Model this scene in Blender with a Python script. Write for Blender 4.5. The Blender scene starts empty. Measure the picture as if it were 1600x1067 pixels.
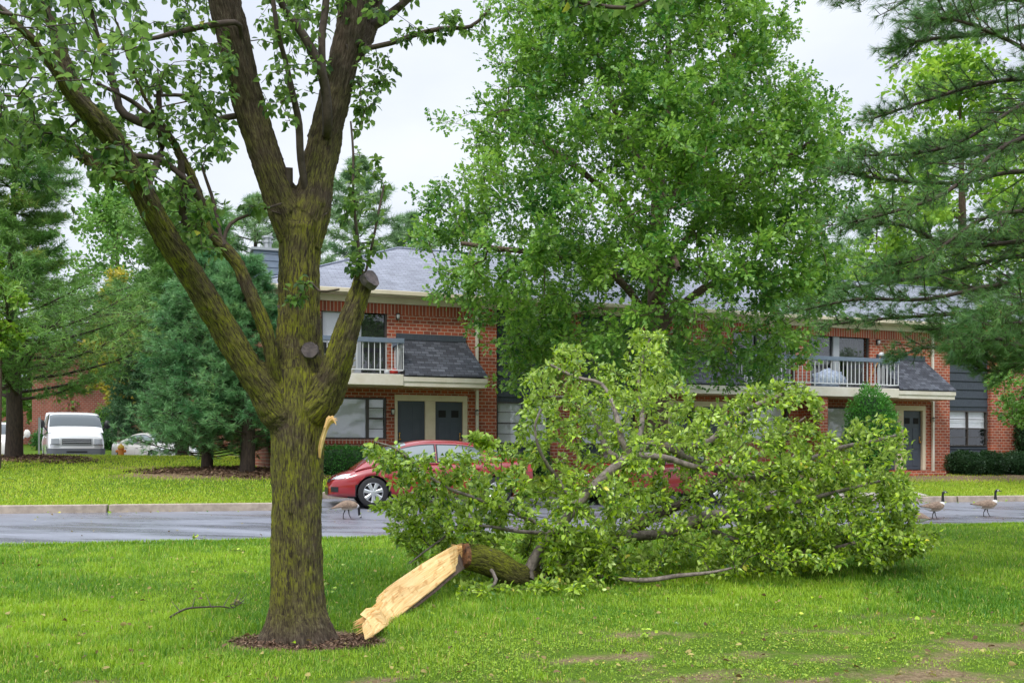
import bpy, bmesh, math, random
import numpy as np
from mathutils import Vector, Matrix, noise as mnoise
R = math.radians
rng = np.random.default_rng(7)
random.seed(7)

# ---------------------------------------------------------------- camera, sky, sun, exposure
scn = bpy.context.scene
F = 1500.0; CAMZ = 1.6; HY = 710.0
cam_d = bpy.data.cameras.new('camera'); cam = bpy.data.objects.new('camera', cam_d)
scn.collection.objects.link(cam); scn.camera = cam
cam.location = (0, 0, CAMZ); cam.rotation_euler = (R(90), 0, 0)
cam_d.sensor_width = 36; cam_d.lens = 36 * F / 1600
cam_d.shift_y = (HY - 533.5) / 1600; cam_d.clip_end = 6000; cam_d.clip_start = 0.05
SUN_EL, SUN_AZ = 50, 200      # azimuth measured clockwise from +Y; the soft light comes from behind the camera
world = bpy.data.worlds.new("World"); scn.world = world; world.use_nodes = True
nt = world.node_tree; nt.nodes.clear()
wo = nt.nodes.new('ShaderNodeOutputWorld'); bg = nt.nodes.new('ShaderNodeBackground')
sky = nt.nodes.new('ShaderNodeTexSky'); sky.sky_type = 'NISHITA'; sky.sun_disc = False
sky.sun_elevation = R(SUN_EL); sky.sun_rotation = R(SUN_AZ); sky.dust_density = 2.0
tcw = nt.nodes.new('ShaderNodeTexCoord'); nzw = nt.nodes.new('ShaderNodeTexNoise')
nzw.inputs['Scale'].default_value = 2.2; nzw.inputs['Detail'].default_value = 6; nzw.inputs['Roughness'].default_value = 0.5
mpw = nt.nodes.new('ShaderNodeMapping'); mpw.inputs['Scale'].default_value = (1, 1, 2.2)
nt.links.new(tcw.outputs['Generated'], mpw.inputs['Vector']); nt.links.new(mpw.outputs[0], nzw.inputs['Vector'])
crw = nt.nodes.new('ShaderNodeValToRGB')
crw.color_ramp.elements[0].position = 0.33; crw.color_ramp.elements[0].color = (5.7, 6.2, 7.3, 1)
crw.color_ramp.elements[1].position = 0.66; crw.color_ramp.elements[1].color = (7.5, 7.85, 8.5, 1)
nt.links.new(nzw.outputs['Fac'], crw.inputs['Fac'])
mxw = nt.nodes.new('ShaderNodeMix'); mxw.data_type = 'RGBA'; mxw.inputs['Factor'].default_value = 0.93
nt.links.new(sky.outputs[0], mxw.inputs[6]); nt.links.new(crw.outputs[0], mxw.inputs[7])
# an overcast sky is brighter overhead than near the horizon
spw = nt.nodes.new('ShaderNodeSeparateXYZ'); nt.links.new(tcw.outputs['Generated'], spw.inputs[0])
mrw = nt.nodes.new('ShaderNodeMapRange'); mrw.interpolation_type = 'SMOOTHSTEP'
mrw.inputs[1].default_value = .38; mrw.inputs[2].default_value = .95; mrw.inputs[3].default_value = 1.0; mrw.inputs[4].default_value = 3.1
nt.links.new(spw.outputs[2], mrw.inputs[0])
vmw = nt.nodes.new('ShaderNodeVectorMath'); vmw.operation = 'SCALE'
nt.links.new(mxw.outputs[2], vmw.inputs[0]); nt.links.new(mrw.outputs[0], vmw.inputs['Scale'])
nt.links.new(vmw.outputs[0], bg.inputs['Color']); bg.inputs['Strength'].default_value = 0.1
nt.links.new(bg.outputs[0], wo.inputs[0])
sd = bpy.data.lights.new('sun', 'SUN'); so = bpy.data.objects.new('sun', sd); scn.collection.objects.link(so)
sd.energy = 1.5; sd.angle = R(10); sd.color = (1, 0.96, 0.9)
_e, _a = R(SUN_EL), R(SUN_AZ)
_d = Vector((math.sin(_a) * math.cos(_e), math.cos(_a) * math.cos(_e), math.sin(_e)))
so.rotation_euler = _d.to_track_quat('Z', 'Y').to_euler(); so.location = _d * 60
scn.view_settings.view_transform = 'Standard'; scn.view_settings.look = 'None'
scn.view_settings.exposure = 0.46; scn.view_settings.gamma = 1.0
scn.cycles.max_bounces = 6; scn.cycles.transparent_max_bounces = 12
scn.cycles.diffuse_bounces = 3; scn.cycles.glossy_bounces = 3

# ---------------------------------------------------------------- helpers
def P(px, py, Y): return np.array([(px - 800) / F * Y, Y, CAMZ + (HY - py) / F * Y])

def mesh_obj(name, verts, faces, mat, parent=None, smooth=False, midx=None):
    me = bpy.data.meshes.new(name)
    if isinstance(faces, np.ndarray):
        verts = np.asarray(verts, dtype=np.float32)
        n, k = faces.shape
        me.vertices.add(len(verts)); me.vertices.foreach_set('co', verts.ravel())
        me.loops.add(n * k); me.loops.foreach_set('vertex_index', faces.astype(np.int32).ravel())
        me.polygons.add(n); me.polygons.foreach_set('loop_start', np.arange(0, n * k, k, dtype=np.int32))
        me.polygons.foreach_set('loop_total', np.full(n, k, dtype=np.int32))
        me.update(calc_edges=True)
    else:
        me.from_pydata([tuple(map(float, v)) for v in verts], [], faces)
    mats = mat if isinstance(mat, (list, tuple)) else [mat]
    for m in mats: me.materials.append(m)
    if midx is not None: me.polygons.foreach_set('material_index', np.asarray(midx, dtype=np.int32))
    if smooth: me.polygons.foreach_set('use_smooth', np.ones(len(me.polygons), dtype=bool))
    me.validate(verbose=False)
    o = bpy.data.objects.new(name, me); scn.collection.objects.link(o)
    if parent: o.parent = parent
    return o

class MB:
    def __init__(s): s.v = []; s.f = []; s.m = []
    def add(s, vs, fs, m=0):
        b = len(s.v); s.v += [tuple(map(float, v)) for v in vs]
        s.f += [tuple(b + i for i in f) for f in fs]; s.m += [m] * len(fs); return s
    def box(s, x0, x1, y0, y1, z0, z1, m=0):
        return s.add([(x0,y0,z0),(x1,y0,z0),(x1,y1,z0),(x0,y1,z0),(x0,y0,z1),(x1,y0,z1),(x1,y1,z1),(x0,y1,z1)],
              [(0,3,2,1),(4,5,6,7),(0,1,5,4),(1,2,6,5),(2,3,7,6),(3,0,4,7)], m)
    def hexa(s, bot, top, m=0):
        return s.add(list(bot) + list(top), [(0,3,2,1),(4,5,6,7),(0,1,5,4),(1,2,6,5),(2,3,7,6),(3,0,4,7)], m)
    def tube(s, pts, rs, n=8, m=0, cap=True, sq=1.0):
        pts = [Vector(p) for p in pts]; k = len(pts)
        if not hasattr(rs, '__len__'): rs = [rs] * k
        b = len(s.v); up = None; fs = []
        for i in range(k):
            t = (pts[min(i+1, k-1)] - pts[max(i-1, 0)]); t = t.normalized() if t.length > 1e-9 else Vector((0,0,1))
            if up is None: up = t.orthogonal().normalized()
            up = (up - t * up.dot(t)); up = up.normalized() if up.length > 1e-6 else t.orthogonal().normalized()
            q = t.cross(up)
            for j in range(n):
                a = 2 * math.pi * j / n
                s.v.append(tuple(pts[i] + up * (math.cos(a) * rs[i]) + q * (math.sin(a) * rs[i] * sq)))
        for i in range(k - 1):
            for j in range(n):
                j2 = (j + 1) % n
                fs.append((b+i*n+j, b+i*n+j2, b+(i+1)*n+j2, b+(i+1)*n+j))
        if cap:
            fs.append(tuple(b + j for j in range(n))[::-1]); fs.append(tuple(b+(k-1)*n+j for j in range(n)))
        s.f += fs; s.m += [m] * len(fs); return s
    def lathe(s, prof, axis='z', c=(0,0,0), n=24, m=0):
        b = len(s.v)
        for (r, h) in prof:
            for j in range(n):
                a = 2*math.pi*j/n; x, y = r*math.cos(a), r*math.sin(a)
                p = {'z': (x, y, h), 'y': (x, h, y), 'x': (h, x, y)}[axis]
                s.v.append((p[0]+c[0], p[1]+c[1], p[2]+c[2]))
        fs = [(b+i*n+j, b+i*n+(j+1)%n, b+(i+1)*n+(j+1)%n, b+(i+1)*n+j) for i in range(len(prof)-1) for j in range(n)]
        s.f += fs; s.m += [m]*len(fs); return s
    def build(s, name, mat, parent=None, smooth=False, bevel=0, auto=False):
        o = mesh_obj(name, s.v, s.f, mat, parent, smooth, s.m)
        if bevel:
            md = o.modifiers.new('bevel', 'BEVEL'); md.width = bevel; md.segments = 2; md.limit_method = 'ANGLE'
        return o

def tag(o, label=None, cat=None, group=None, kind=None):
    if label: o['label'] = label
    if cat: o['category'] = cat
    if group: o['group'] = group
    if kind: o['kind'] = kind
    return o
def empty(name, loc=(0,0,0), rz=0, label=None, cat=None, group=None):
    o = bpy.data.objects.new(name, None); scn.collection.objects.link(o)
    o.location = loc; o.rotation_euler = (0, 0, rz); o.empty_display_size = .2
    return tag(o, label, cat, group)

# ---------------------------------------------------------------- materials
def mat(name, col, rough=0.8, col2=None, scale=8.0, detail=5, bump=0.0, bscale=None, metal=0.0, spec=None,
        coat=0.0, stretch=(1,1,1), r0=0.35, r1=0.65):
    m = bpy.data.materials.new(name); m.use_nodes = True; t = m.node_tree; b = t.nodes['Principled BSDF']
    b.inputs['Base Color'].default_value = (*col, 1); b.inputs['Roughness'].default_value = rough
    b.inputs['Metallic'].default_value = metal
    if spec is not None: b.inputs['Specular IOR Level'].default_value = spec
    if coat: b.inputs['Coat Weight'].default_value = coat; b.inputs['Coat Roughness'].default_value = .04
    tc = t.nodes.new('ShaderNodeTexCoord'); mp = t.nodes.new('ShaderNodeMapping'); mp.inputs['Scale'].default_value = stretch
    t.links.new(tc.outputs['Object'], mp.inputs['Vector'])
    if col2 is not None:
        n = t.nodes.new('ShaderNodeTexNoise'); n.inputs['Scale'].default_value = scale; n.inputs['Detail'].default_value = detail
        n.inputs['Roughness'].default_value = .65
        t.links.new(mp.outputs[0], n.inputs['Vector'])
        c = t.nodes.new('ShaderNodeValToRGB'); c.color_ramp.elements[0].color = (*col, 1); c.color_ramp.elements[1].color = (*col2, 1)
        c.color_ramp.elements[0].position = r0; c.color_ramp.elements[1].position = r1
        t.links.new(n.outputs['Fac'], c.inputs[0]); t.links.new(c.outputs[0], b.inputs['Base Color'])
    if bump:
        n2 = t.nodes.new('ShaderNodeTexNoise'); n2.inputs['Scale'].default_value = bscale or scale * 3; n2.inputs['Detail'].default_value = 6
        t.links.new(mp.outputs[0], n2.inputs['Vector'])
        bp = t.nodes.new('ShaderNodeBump'); bp.inputs['Strength'].default_value = bump; bp.inputs['Distance'].default_value = .02
        t.links.new(n2.outputs['Fac'], bp.inputs['Height']); t.links.new(bp.outputs[0], b.inputs['Normal'])
    return m

def brick_mat(name, c1, c2, mortar, bw=.205, bh=.098, ms=.012, zs=1.0, rough=.85, offset=.5, xonly=False, blotch=True, bump=.5, squash=1.0, mvar=0.0):
    m = bpy.data.materials.new(name); m.use_nodes = True; t = m.node_tree; b = t.nodes['Principled BSDF']; b.inputs['Roughness'].default_value = rough
    tc = t.nodes.new('ShaderNodeTexCoord'); sp = t.nodes.new('ShaderNodeSeparateXYZ'); cb = t.nodes.new('ShaderNodeCombineXYZ')
    t.links.new(tc.outputs['Object'], sp.inputs[0])
    ad = t.nodes.new('ShaderNodeMath'); ad.operation = 'ADD'; t.links.new(sp.outputs[0], ad.inputs[0])
    if not xonly: t.links.new(sp.outputs[1], ad.inputs[1])
    else: ad.inputs[1].default_value = 0
    mu = t.nodes.new('ShaderNodeMath'); mu.operation = 'MULTIPLY'; t.links.new(sp.outputs[2], mu.inputs[0]); mu.inputs[1].default_value = zs
    t.links.new(ad.outputs[0], cb.inputs[0]); t.links.new(mu.outputs[0], cb.inputs[1])
    br = t.nodes.new('ShaderNodeTexBrick'); br.inputs['Scale'].default_value = 1; br.inputs['Brick Width'].default_value = bw
    br.inputs['Row Height'].default_value = bh; br.inputs['Mortar Size'].default_value = ms; br.inputs['Mortar Smooth'].default_value = .2
    br.offset = offset; br.squash = squash
    br.inputs['Color1'].default_value = (*c1, 1); br.inputs['Color2'].default_value = (*c2, 1); br.inputs['Mortar'].default_value = (*mortar, 1)
    br.inputs['Bias'].default_value = -.15
    t.links.new(cb.outputs[0], br.inputs['Vector'])
    out = br.outputs['Color']
    if blotch:
        n = t.nodes.new('ShaderNodeTexNoise'); n.inputs['Scale'].default_value = 1.3; n.inputs['Detail'].default_value = 8; n.inputs['Roughness'].default_value = .7
        t.links.new(tc.outputs['Object'], n.inputs['Vector'])
        mr = t.nodes.new('ShaderNodeMapRange'); mr.inputs[1].default_value = .3; mr.inputs[2].default_value = .7; mr.inputs[3].default_value = .72; mr.inputs[4].default_value = 1.2
        t.links.new(n.outputs['Fac'], mr.inputs[0])
        mx = t.nodes.new('ShaderNodeMix'); mx.data_type = 'RGBA'; mx.blend_type = 'MULTIPLY'; mx.inputs['Factor'].default_value = 1
        t.links.new(out, mx.inputs[6]); t.links.new(mr.outputs[0], mx.inputs[7]); out = mx.outputs[2]
    t.links.new(out, b.inputs['Base Color'])
    bp = t.nodes.new('ShaderNodeBump'); bp.inputs['Strength'].default_value = bump; bp.inputs['Distance'].default_value = .01; bp.invert = True
    t.links.new(br.outputs['Fac'], bp.inputs['Height']); t.links.new(bp.outputs[0], b.inputs['Normal'])
    return m

def leaf_mat(name, ca, cb, cy=None, back=None, trans=.35, rough=.45, tint=None):
    """leaf: colour from the per-leaf 'tint' attribute, paler underside, some light let through"""
    m = bpy.data.materials.new(name); m.use_nodes = True; t = m.node_tree; b = t.nodes['Principled BSDF']
    at = t.nodes.new('ShaderNodeAttribute'); at.attribute_name = 'tint'
    cr = t.nodes.new('ShaderNodeValToRGB'); e = cr.color_ramp.elements
    e[0].color = (*ca, 1); e[1].color = (*cb, 1); e[1].position = .9
    if cy: x = e.new(1.0); x.color = (*cy, 1)
    t.links.new(at.outputs['Fac'], cr.inputs[0]); out = cr.outputs[0]
    if back:
        ge = t.nodes.new('ShaderNodeNewGeometry'); mx = t.nodes.new('ShaderNodeMix'); mx.data_type = 'RGBA'
        t.links.new(ge.outputs['Backfacing'], mx.inputs['Factor']); t.links.new(out, mx.inputs[6]); mx.inputs[7].default_value = (*back, 1); out = mx.outputs[2]
    t.links.new(out, b.inputs['Base Color']); b.inputs['Roughness'].default_value = rough
    b.inputs['Specular IOR Level'].default_value = .45
    tr = t.nodes.new('ShaderNodeBsdfTranslucent'); ms = t.nodes.new('ShaderNodeMixShader'); ms.inputs[0].default_value = trans
    hs = t.nodes.new('ShaderNodeHueSaturation'); hs.inputs['Value'].default_value = 1.7; hs.inputs['Hue'].default_value = .49
    t.links.new(out, hs.inputs['Color']); t.links.new(hs.outputs[0], tr.inputs['Color'])
    t.links.new(b.outputs[0], ms.inputs[1]); t.links.new(tr.outputs[0], ms.inputs[2])
    t.links.new(ms.outputs[0], t.nodes['Material Output'].inputs['Surface'])
    return m

def glass_mat(name, tintc=(.7,.75,.8), refl=.25, rough=.03, dark=.5):
    m = bpy.data.materials.new(name); m.use_nodes = True; t = m.node_tree; t.nodes.remove(t.nodes['Principled BSDF'])
    tr = t.nodes.new('ShaderNodeBsdfTransparent'); tr.inputs[0].default_value = (*[c*(1-dark) for c in tintc], 1)
    gl = t.nodes.new('ShaderNodeBsdfGlossy'); gl.inputs['Roughness'].default_value = rough; gl.inputs[0].default_value = (.95,.97,1,1)
    fr = t.nodes.new('ShaderNodeLayerWeight'); pw = t.nodes.new('ShaderNodeMath'); pw.operation = 'POWER'; pw.inputs[1].default_value = 4
    t.links.new(fr.outputs['Facing'], pw.inputs[0])
    ad = t.nodes.new('ShaderNodeMath'); ad.operation = 'ADD'; ad.use_clamp = True; ad.inputs[1].default_value = refl + .03
    t.links.new(pw.outputs[0], ad.inputs[0]); ms = t.nodes.new('ShaderNodeMixShader')
    t.links.new(ad.outputs[0], ms.inputs[0]); t.links.new(tr.outputs[0], ms.inputs[1]); t.links.new(gl.outputs[0], ms.inputs[2])
    t.links.new(ms.outputs[0], t.nodes['Material Output'].inputs['Surface'])
    return m

M = {}
M['brick'] = brick_mat('brick', (.40,.085,.035), (.21,.05,.03), (.46,.34,.26), ms=.010)
M['soldier'] = brick_mat('brick_soldier', (.38,.08,.035), (.22,.05,.03), (.46,.34,.26), bw=.1, bh=.5, offset=0)
M['brick_far'] = brick_mat('brick_far', (.30,.075,.045), (.22,.055,.035), (.30,.22,.18), bw=.22, bh=.11)
M['shingle'] = brick_mat('shingle', (.19,.20,.24), (.26,.275,.32), (.11,.12,.145), bw=.28, bh=.125, ms=.008, zs=2.3, xonly=True, mvar=1, bump=.8)
M['shingle_side'] = brick_mat('shingle_side', (.17,.19,.25), (.25,.27,.34), (.09,.10,.13), bw=.32, bh=.14, ms=.008, zs=2.3, bump=.8)
M['pent'] = brick_mat('pent_shingle', (.038,.042,.055), (.115,.125,.15), (.018,.02,.024), bw=.21, bh=.11, ms=.008, zs=1.45, xonly=True, bump=.9)
M['siding'] = mat('siding', (.028,.038,.052), .7, (.055,.068,.085), 6, stretch=(9,9,1), bump=.4, bscale=20)
M['cream'] = mat('cream_paint', (.68,.60,.45), .55, (.60,.52,.38), 3)
M['ivory'] = mat('ivory_paint', (.70,.66,.58), .5, (.62,.57,.47), 3)
M['white'] = mat('white_paint', (.72,.73,.74), .45, (.62,.63,.65), 5)
M['door'] = mat('door_paint', (.045,.06,.085), .45, (.055,.07,.095), 4)
M['rail_blue'] = mat('rail_paint', (.13,.17,.23), .6, (.16,.20,.26), 6)
M['dark_frame'] = mat('dark_frame', (.06,.05,.045), .5)
M['grey_frame'] = mat('grey_frame', (.32,.34,.36), .5)
M['blind'] = mat('blind', (.78,.80,.84), .6)
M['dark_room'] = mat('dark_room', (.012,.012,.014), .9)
M['screen'] = mat('insect_screen', (.018,.02,.022), .8)
M['curtain'] = mat('curtain', (.06,.06,.065), .9)
M['glass'] = glass_mat('window_glass', tintc=(1,1,1), dark=.04, refl=.03)
M['brass'] = mat('brass', (.7,.45,.12), .3, metal=1)
M['metal'] = mat('galvanised', (.55,.56,.58), .35, (.4,.41,.43), 9, metal=.8)
M['black'] = mat('black_metal', (.02,.02,.02), .5)
M['lamp_glass'] = mat('lamp_glass', (.5,.5,.48), .2)
M['kerb'] = mat('kerb_stone', (.42,.35,.28), .85, (.27,.22,.18), 5, bump=.5, bscale=60)
M['mulch'] = mat('mulch', (.10,.055,.035), .95, (.035,.022,.016), 25, bump=1, bscale=60)
M['concrete'] = mat('concrete', (.42,.38,.33), .85, (.33,.29,.25), 4, bump=.3, bscale=80)

# ---------------------------------------------------------------- terrain
KR = .33                       # the street runs off to the right at this slope
BAY0, BAY1, BAYV = -4.4, 8.2, 23.7
def sstep(a, b, x): t = np.clip((x-a)/(b-a), 0, 1); return t*t*(3-2*t)
def g_xv(X, v):
    X = np.asarray(X, float); v = np.asarray(v, float)
    Xc = np.clip(X, -40, 40)
    tilt = -.006 * Xc * (1 - sstep(30, 40, v))
    near = .025 * (v - 8.9)
    road = .19625 + .05 * (v - 16.75)
    leftw = 1 - sstep(-9.5, -6.5, X)
    zl = np.interp(v, [21.34, 28.4, 34.5, 35.5, 39, 44, 55, 65, 130, 200], [.56, 1.06, 1.50, 1.50, 1.03, 1.03, 1.68, 2.2, 2.2, 1.3])
    zr = np.interp(v, [21.34, 28.4, 45, 65, 130, 200], [.56, 1.05, 1.05, 2.2, 2.2, 1.3])
    far = zl * leftw + zr * (1 - leftw)
    inbay = (X > BAY0 - .08) & (X < BAY1 + .08) & (v < BAYV + .08)
    z = np.where(v <= 16.75, near, np.where((v <= 21.285) | inbay, road, far))
    mound = .22 * np.exp(-(((X + 7.4) / 2.6)**2 + ((v - 27.0) / 2.2)**2)) + .12 * np.exp(-(((X + 14.0)/2.2)**2 + ((v - 32.2)/2.0)**2))
    return z + np.where(v > 21.5, mound, 0) + tilt
def ground(X, Y): return float(g_xv(X, Y - KR * X))

def xv_grid(name, xs, vs, m, dz=0.0, kind='structure', smooth=True):
    XX, VV = np.meshgrid(xs, vs); ZZ = g_xv(XX, VV) + dz
    verts = np.stack([XX.ravel(), (VV + KR * XX).ravel(), ZZ.ravel()], 1)
    a, b = len(xs), len(vs)
    i = np.arange(a-1)[None, :] + a * np.arange(b-1)[:, None]; i = i.ravel()
    o = mesh_obj(name, verts, np.stack([i, i+1, i+1+a, i+a], 1), m, smooth=smooth)
    o['kind'] = kind; return o

def ground_mat():
    m = bpy.data.materials.new('lawn'); m.use_nodes = True; t = m.node_tree; b = t.nodes['Principled BSDF']; b.inputs['Roughness'].default_value = .95
    tc = t.nodes.new('ShaderNodeTexCoord'); b.inputs['Specular IOR Level'].default_value = .1
    def noise(sc, det=6, ro=.6):
        n = t.nodes.new('ShaderNodeTexNoise'); n.inputs['Scale'].default_value = sc; n.inputs['Detail'].default_value = det; n.inputs['Roughness'].default_value = ro
        t.links.new(tc.outputs['Object'], n.inputs['Vector']); return n.outputs['Fac']
    def ramp(f, p0, c0, p1, c1):
        c = t.nodes.new('ShaderNodeValToRGB'); c.color_ramp.elements[0].position = p0; c.color_ramp.elements[1].position = p1
        c.color_ramp.elements[0].color = (*c0, 1); c.color_ramp.elements[1].color = (*c1, 1); t.links.new(f, c.inputs[0]); return c.outputs[0]
    def mix(f, a, bb):
        x = t.nodes.new('ShaderNodeMix'); x.data_type = 'RGBA'; t.links.new(f, x.inputs['Factor']); t.links.new(a, x.inputs[6]); t.links.new(bb, x.inputs[7]); return x.outputs[2]
    base = ramp(noise(3.0), .3, (.05,.11,.01), .7, (.13,.21,.02))
    fine = ramp(noise(40, 3, .7), .35, (.03,.07,.008), .65, (.16,.25,.03))
    soil = ramp(noise(30), .3, (.12,.08,.045), .7, (.32,.24,.14))
    g = t.nodes.new('ShaderNodeMix'); g.data_type = 'RGBA'; g.inputs['Factor'].default_value = .5
    t.links.new(base, g.inputs[6]); t.links.new(fine, g.inputs[7])
    at = t.nodes.new('ShaderNodeAttribute'); at.attribute_name = 'soil'
    ad = t.nodes.new('ShaderNodeMath'); ad.operation = 'ADD'; t.links.new(at.outputs['Fac'], ad.inputs[0])
    ns = noise(2.2, 8, .7); t.links.new(ns, ad.inputs[1])
    f = ramp(ad.outputs[0], .62, (0,0,0), .85, (1,1,1))
    t.links.new(mix(f, g.outputs[2], soil), b.inputs['Base Color'])
    bp = t.nodes.new('ShaderNodeBump'); bp.inputs['Strength'].default_value = .8; bp.inputs['Distance'].default_value = .04
    t.links.new(noise(45, 4, .7), bp.inputs['Height']); t.links.new(bp.outputs[0], b.inputs['Normal'])
    return m
M['lawn'] = ground_mat()
def soil_f(X, v):
    X = np.asarray(X, float); v = np.asarray(v, float); Y = v + KR * X
    s = np.zeros_like(X)
    s = np.maximum(s, .55 * np.exp(-(((v - 28.0) / .9)**2)) * sstep(-7, -5, X))           # bare strip by the building
    s = np.maximum(s, .62 * np.exp(-(((v - 26.6) / 1.3)**2)) * sstep(4, 8, X))
    for (qx, qy, ra, rb, st_) in ((.35,6.75,.5,.12,.4),(.75,7.75,.5,.13,.34),(2.35,7.9,.45,.12,.34),(2.0,6.9,.7,.12,.42),(3.1,7.25,.6,.15,.42),(4.3,8.4,.55,.16,.4),(5.1,9.2,.5,.16,.36),(4.6,7.7,.4,.12,.4),(-.9,6.85,.5,.10,.3),(-2.9,6.75,.35,.08,.3),(1.2,8.6,.5,.14,.3),(2.9,8.9,.5,.14,.3),(3.6,8.0,.35,.10,.34),(5.6,8.6,.5,.14,.36),(1.4,7.3,.3,.08,.36),(3.9,9.6,.4,.14,.3)):
        s = np.maximum(s, 1.35 * st_ * np.exp(-(((X - qx) / ra / 1.25)**2 + ((Y - qy) / rb / 1.4)**2)))
    s = np.maximum(s, .34 * np.exp(-(((X - 3.4) / 1.0)**2 + ((Y - 7.35) / .35)**2)))
    s = np.maximum(s, .30 * np.exp(-(((X - 1.5) / .9)**2 + ((Y - 7.0) / .25)**2)))
    s = np.maximum(s, .30 * np.exp(-(((X + 10.0) / 2.2)**2 + ((v - 29.8) / .8)**2)))
    s = np.maximum(s, .8 * np.exp(-(((X + 1.75) / .66)**2 + ((Y - 8.2) / .36)**2)**2))
    s = np.maximum(s, .9 * np.exp(-(((X + 7.2) / 2.2)**2 + ((v - 26.7) / 1.2)**2)**2))
    s = np.maximum(s, .9 * np.exp(-(((X + 14.2) / 1.9)**2 + ((v - 32.4) / 1.2)**2)**2))
    return s
xs = np.unique(np.concatenate([[-3000,-1200,-500,-250,-150,-100,-70,-50], np.arange(-40, 40.1, .5), [BAY0-.09, BAY0-.07, BAY1+.07, BAY1+.09, 50,70,100,150,250,500,1200,3000]]))
vs = np.unique(np.concatenate([[-2000,-600,-200,-60,-20,-5,0,2], np.arange(3, 16.7, .25), [16.75, 21.2, 21.28, 21.29, 21.34, BAYV+.07, BAYV+.09], np.arange(17, 40, .5), np.arange(40, 70, 2.5), [80,100,130,160,200,400,1000,3000]]))
gr = xv_grid('ground', xs, vs, M['lawn'])
XX, VV = np.meshgrid(xs, vs)
at = gr.data.attributes.new('soil', 'FLOAT', 'POINT'); at.data.foreach_set('value', soil_f(XX.ravel(), VV.ravel()).astype(np.float32))

def road_mat():
    m = bpy.data.materials.new('wet_asphalt'); m.use_nodes = True; t = m.node_tree; b = t.nodes['Principled BSDF']
    tc = t.nodes.new('ShaderNodeTexCoord'); mp = t.nodes.new('ShaderNodeMapping'); mp.inputs['Rotation'].default_value = (0,0,-R(18)); mp.inputs['Scale'].default_value = (.35, 1.6, 1)
    t.links.new(tc.outputs['Object'], mp.inputs[0])
    n = t.nodes.new('ShaderNodeTexNoise'); n.inputs['Scale'].default_value = 1.3; n.inputs['Detail'].default_value = 7; n.inputs['Roughness'].default_value = .6; t.links.new(mp.outputs[0], n.inputs[0])
    c = t.nodes.new('ShaderNodeValToRGB'); c.color_ramp.elements[0].position=.35; c.color_ramp.elements[1].position=.7
    c.color_ramp.elements[0].color=(.15,.157,.185,1); c.color_ramp.elements[1].color=(.25,.26,.305,1)
    t.links.new(n.outputs[0], c.inputs[0])
    n2 = t.nodes.new('ShaderNodeTexNoise'); n2.inputs['Scale'].default_value = 90; n2.inputs['Detail'].default_value = 3; t.links.new(tc.outputs['Object'], n2.inputs[0])
    mx = t.nodes.new('ShaderNodeMix'); mx.data_type='RGBA'; mx.blend_type='MULTIPLY'; mx.inputs['Factor'].default_value=.5
    mr2 = t.nodes.new('ShaderNodeMapRange'); mr2.inputs[1].default_value=.35; mr2.inputs[2].default_value=.65; mr2.inputs[3].default_value=.5; mr2.inputs[4].default_value=1.4
    t.links.new(n2.outputs[0], mr2.inputs[0]); t.links.new(c.outputs[0], mx.inputs[6]); t.links.new(mr2.outputs[0], mx.inputs[7]); t.links.new(mx.outputs[2], b.inputs['Base Color'])
    mr = t.nodes.new('ShaderNodeMapRange'); mr.inputs[1].default_value=.35; mr.inputs[2].default_value=.62; mr.inputs[3].default_value=.16; mr.inputs[4].default_value=.45
    t.links.new(n.outputs[0], mr.inputs[0]); t.links.new(mr.outputs[0], b.inputs['Roughness'])
    bp = t.nodes.new('ShaderNodeBump'); bp.inputs['Strength'].default_value=.35; bp.inputs['Distance'].default_value=.006; t.links.new(n2.outputs[0], bp.inputs['Height']); t.links.new(bp.outputs[0], b.inputs['Normal'])
    return m
M['road'] = road_mat()
xr = np.unique(np.concatenate([np.arange(-40, 40.1, 1), [-120, 120]]))
xv_grid('road', xr, np.array([16.7, 17.5, 19, 21.25]), M['road'], .012)
xv_grid('parking_bay', np.linspace(BAY0 + .02, BAY1 - .02, 14), np.array([21.25, 22.4, BAYV - .02]), M['road'], .012)
xv_grid('back_road', np.linspace(-60, -7.5, 40), np.array([38.0, 39, 41, 44, 46, 48, 50]), M['road'], .05)

def kerb_run(mb, p0, p1, n):
    """kerb stones from p0 to p1, each with a dark joint; (X, v) corners, wall thickness away from the road"""
    (x0, v0, x1, v1, nx, nv) = (*p0, *p1, 0, 0)
    dx, dv = x1 - x0, v1 - v0; L = math.hypot(dx, dv)
    k = max(1, round(L / n))
    for i in range(k):
        a = (i + (.008 if i else 0) / 1) / k; c = (i + 1 - .004) / k
        yield (x0 + dx*a, v0 + dv*a, x0 + dx*c, v0 + dv*c)
kb = MB()
def kerb(p0, p1, off, n=3.3, h=.16, w=.15):
    for (xa, va, xb, vb) in kerb_run(kb, p0, p1, n):
        def pt(x, v, dz): return (x, v + KR*x, float(g_xv(x, 19.0) - .1125 + .05*(min(v, 24) - 16.75)) + dz)
        ox, ov = off
        A, B = (xa, va), (xb, vb)
        bot = [pt(*A, -.2), pt(*B, -.2), pt(xb+ox, vb+ov, -.2), pt(xa+ox, va+ov, -.2)]
        top = [pt(xa+ox*.15, va+ov*.15, h), pt(xb+ox*.15, vb+ov*.15, h), pt(xb+ox, vb+ov, h), pt(xa+ox, va+ov, h)]
        kb.hexa(bot, top)
kerb((-39, 21.2), (BAY0, 21.2), (0, .16)); kerb((BAY0, 21.36), (BAY0, BAYV), (-.15, 0), 2.4)
kerb((BAY0, BAYV), (BAY1, BAYV), (0, .16)); kerb((BAY1, 21.36), (BAY1, BAYV), (.15, 0), 2.4); kerb((BAY1, 21.2), (39, 21.2), (0, .16))
tag(kb.build('kerb', M['kerb'], bevel=.015), kind='structure')
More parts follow.
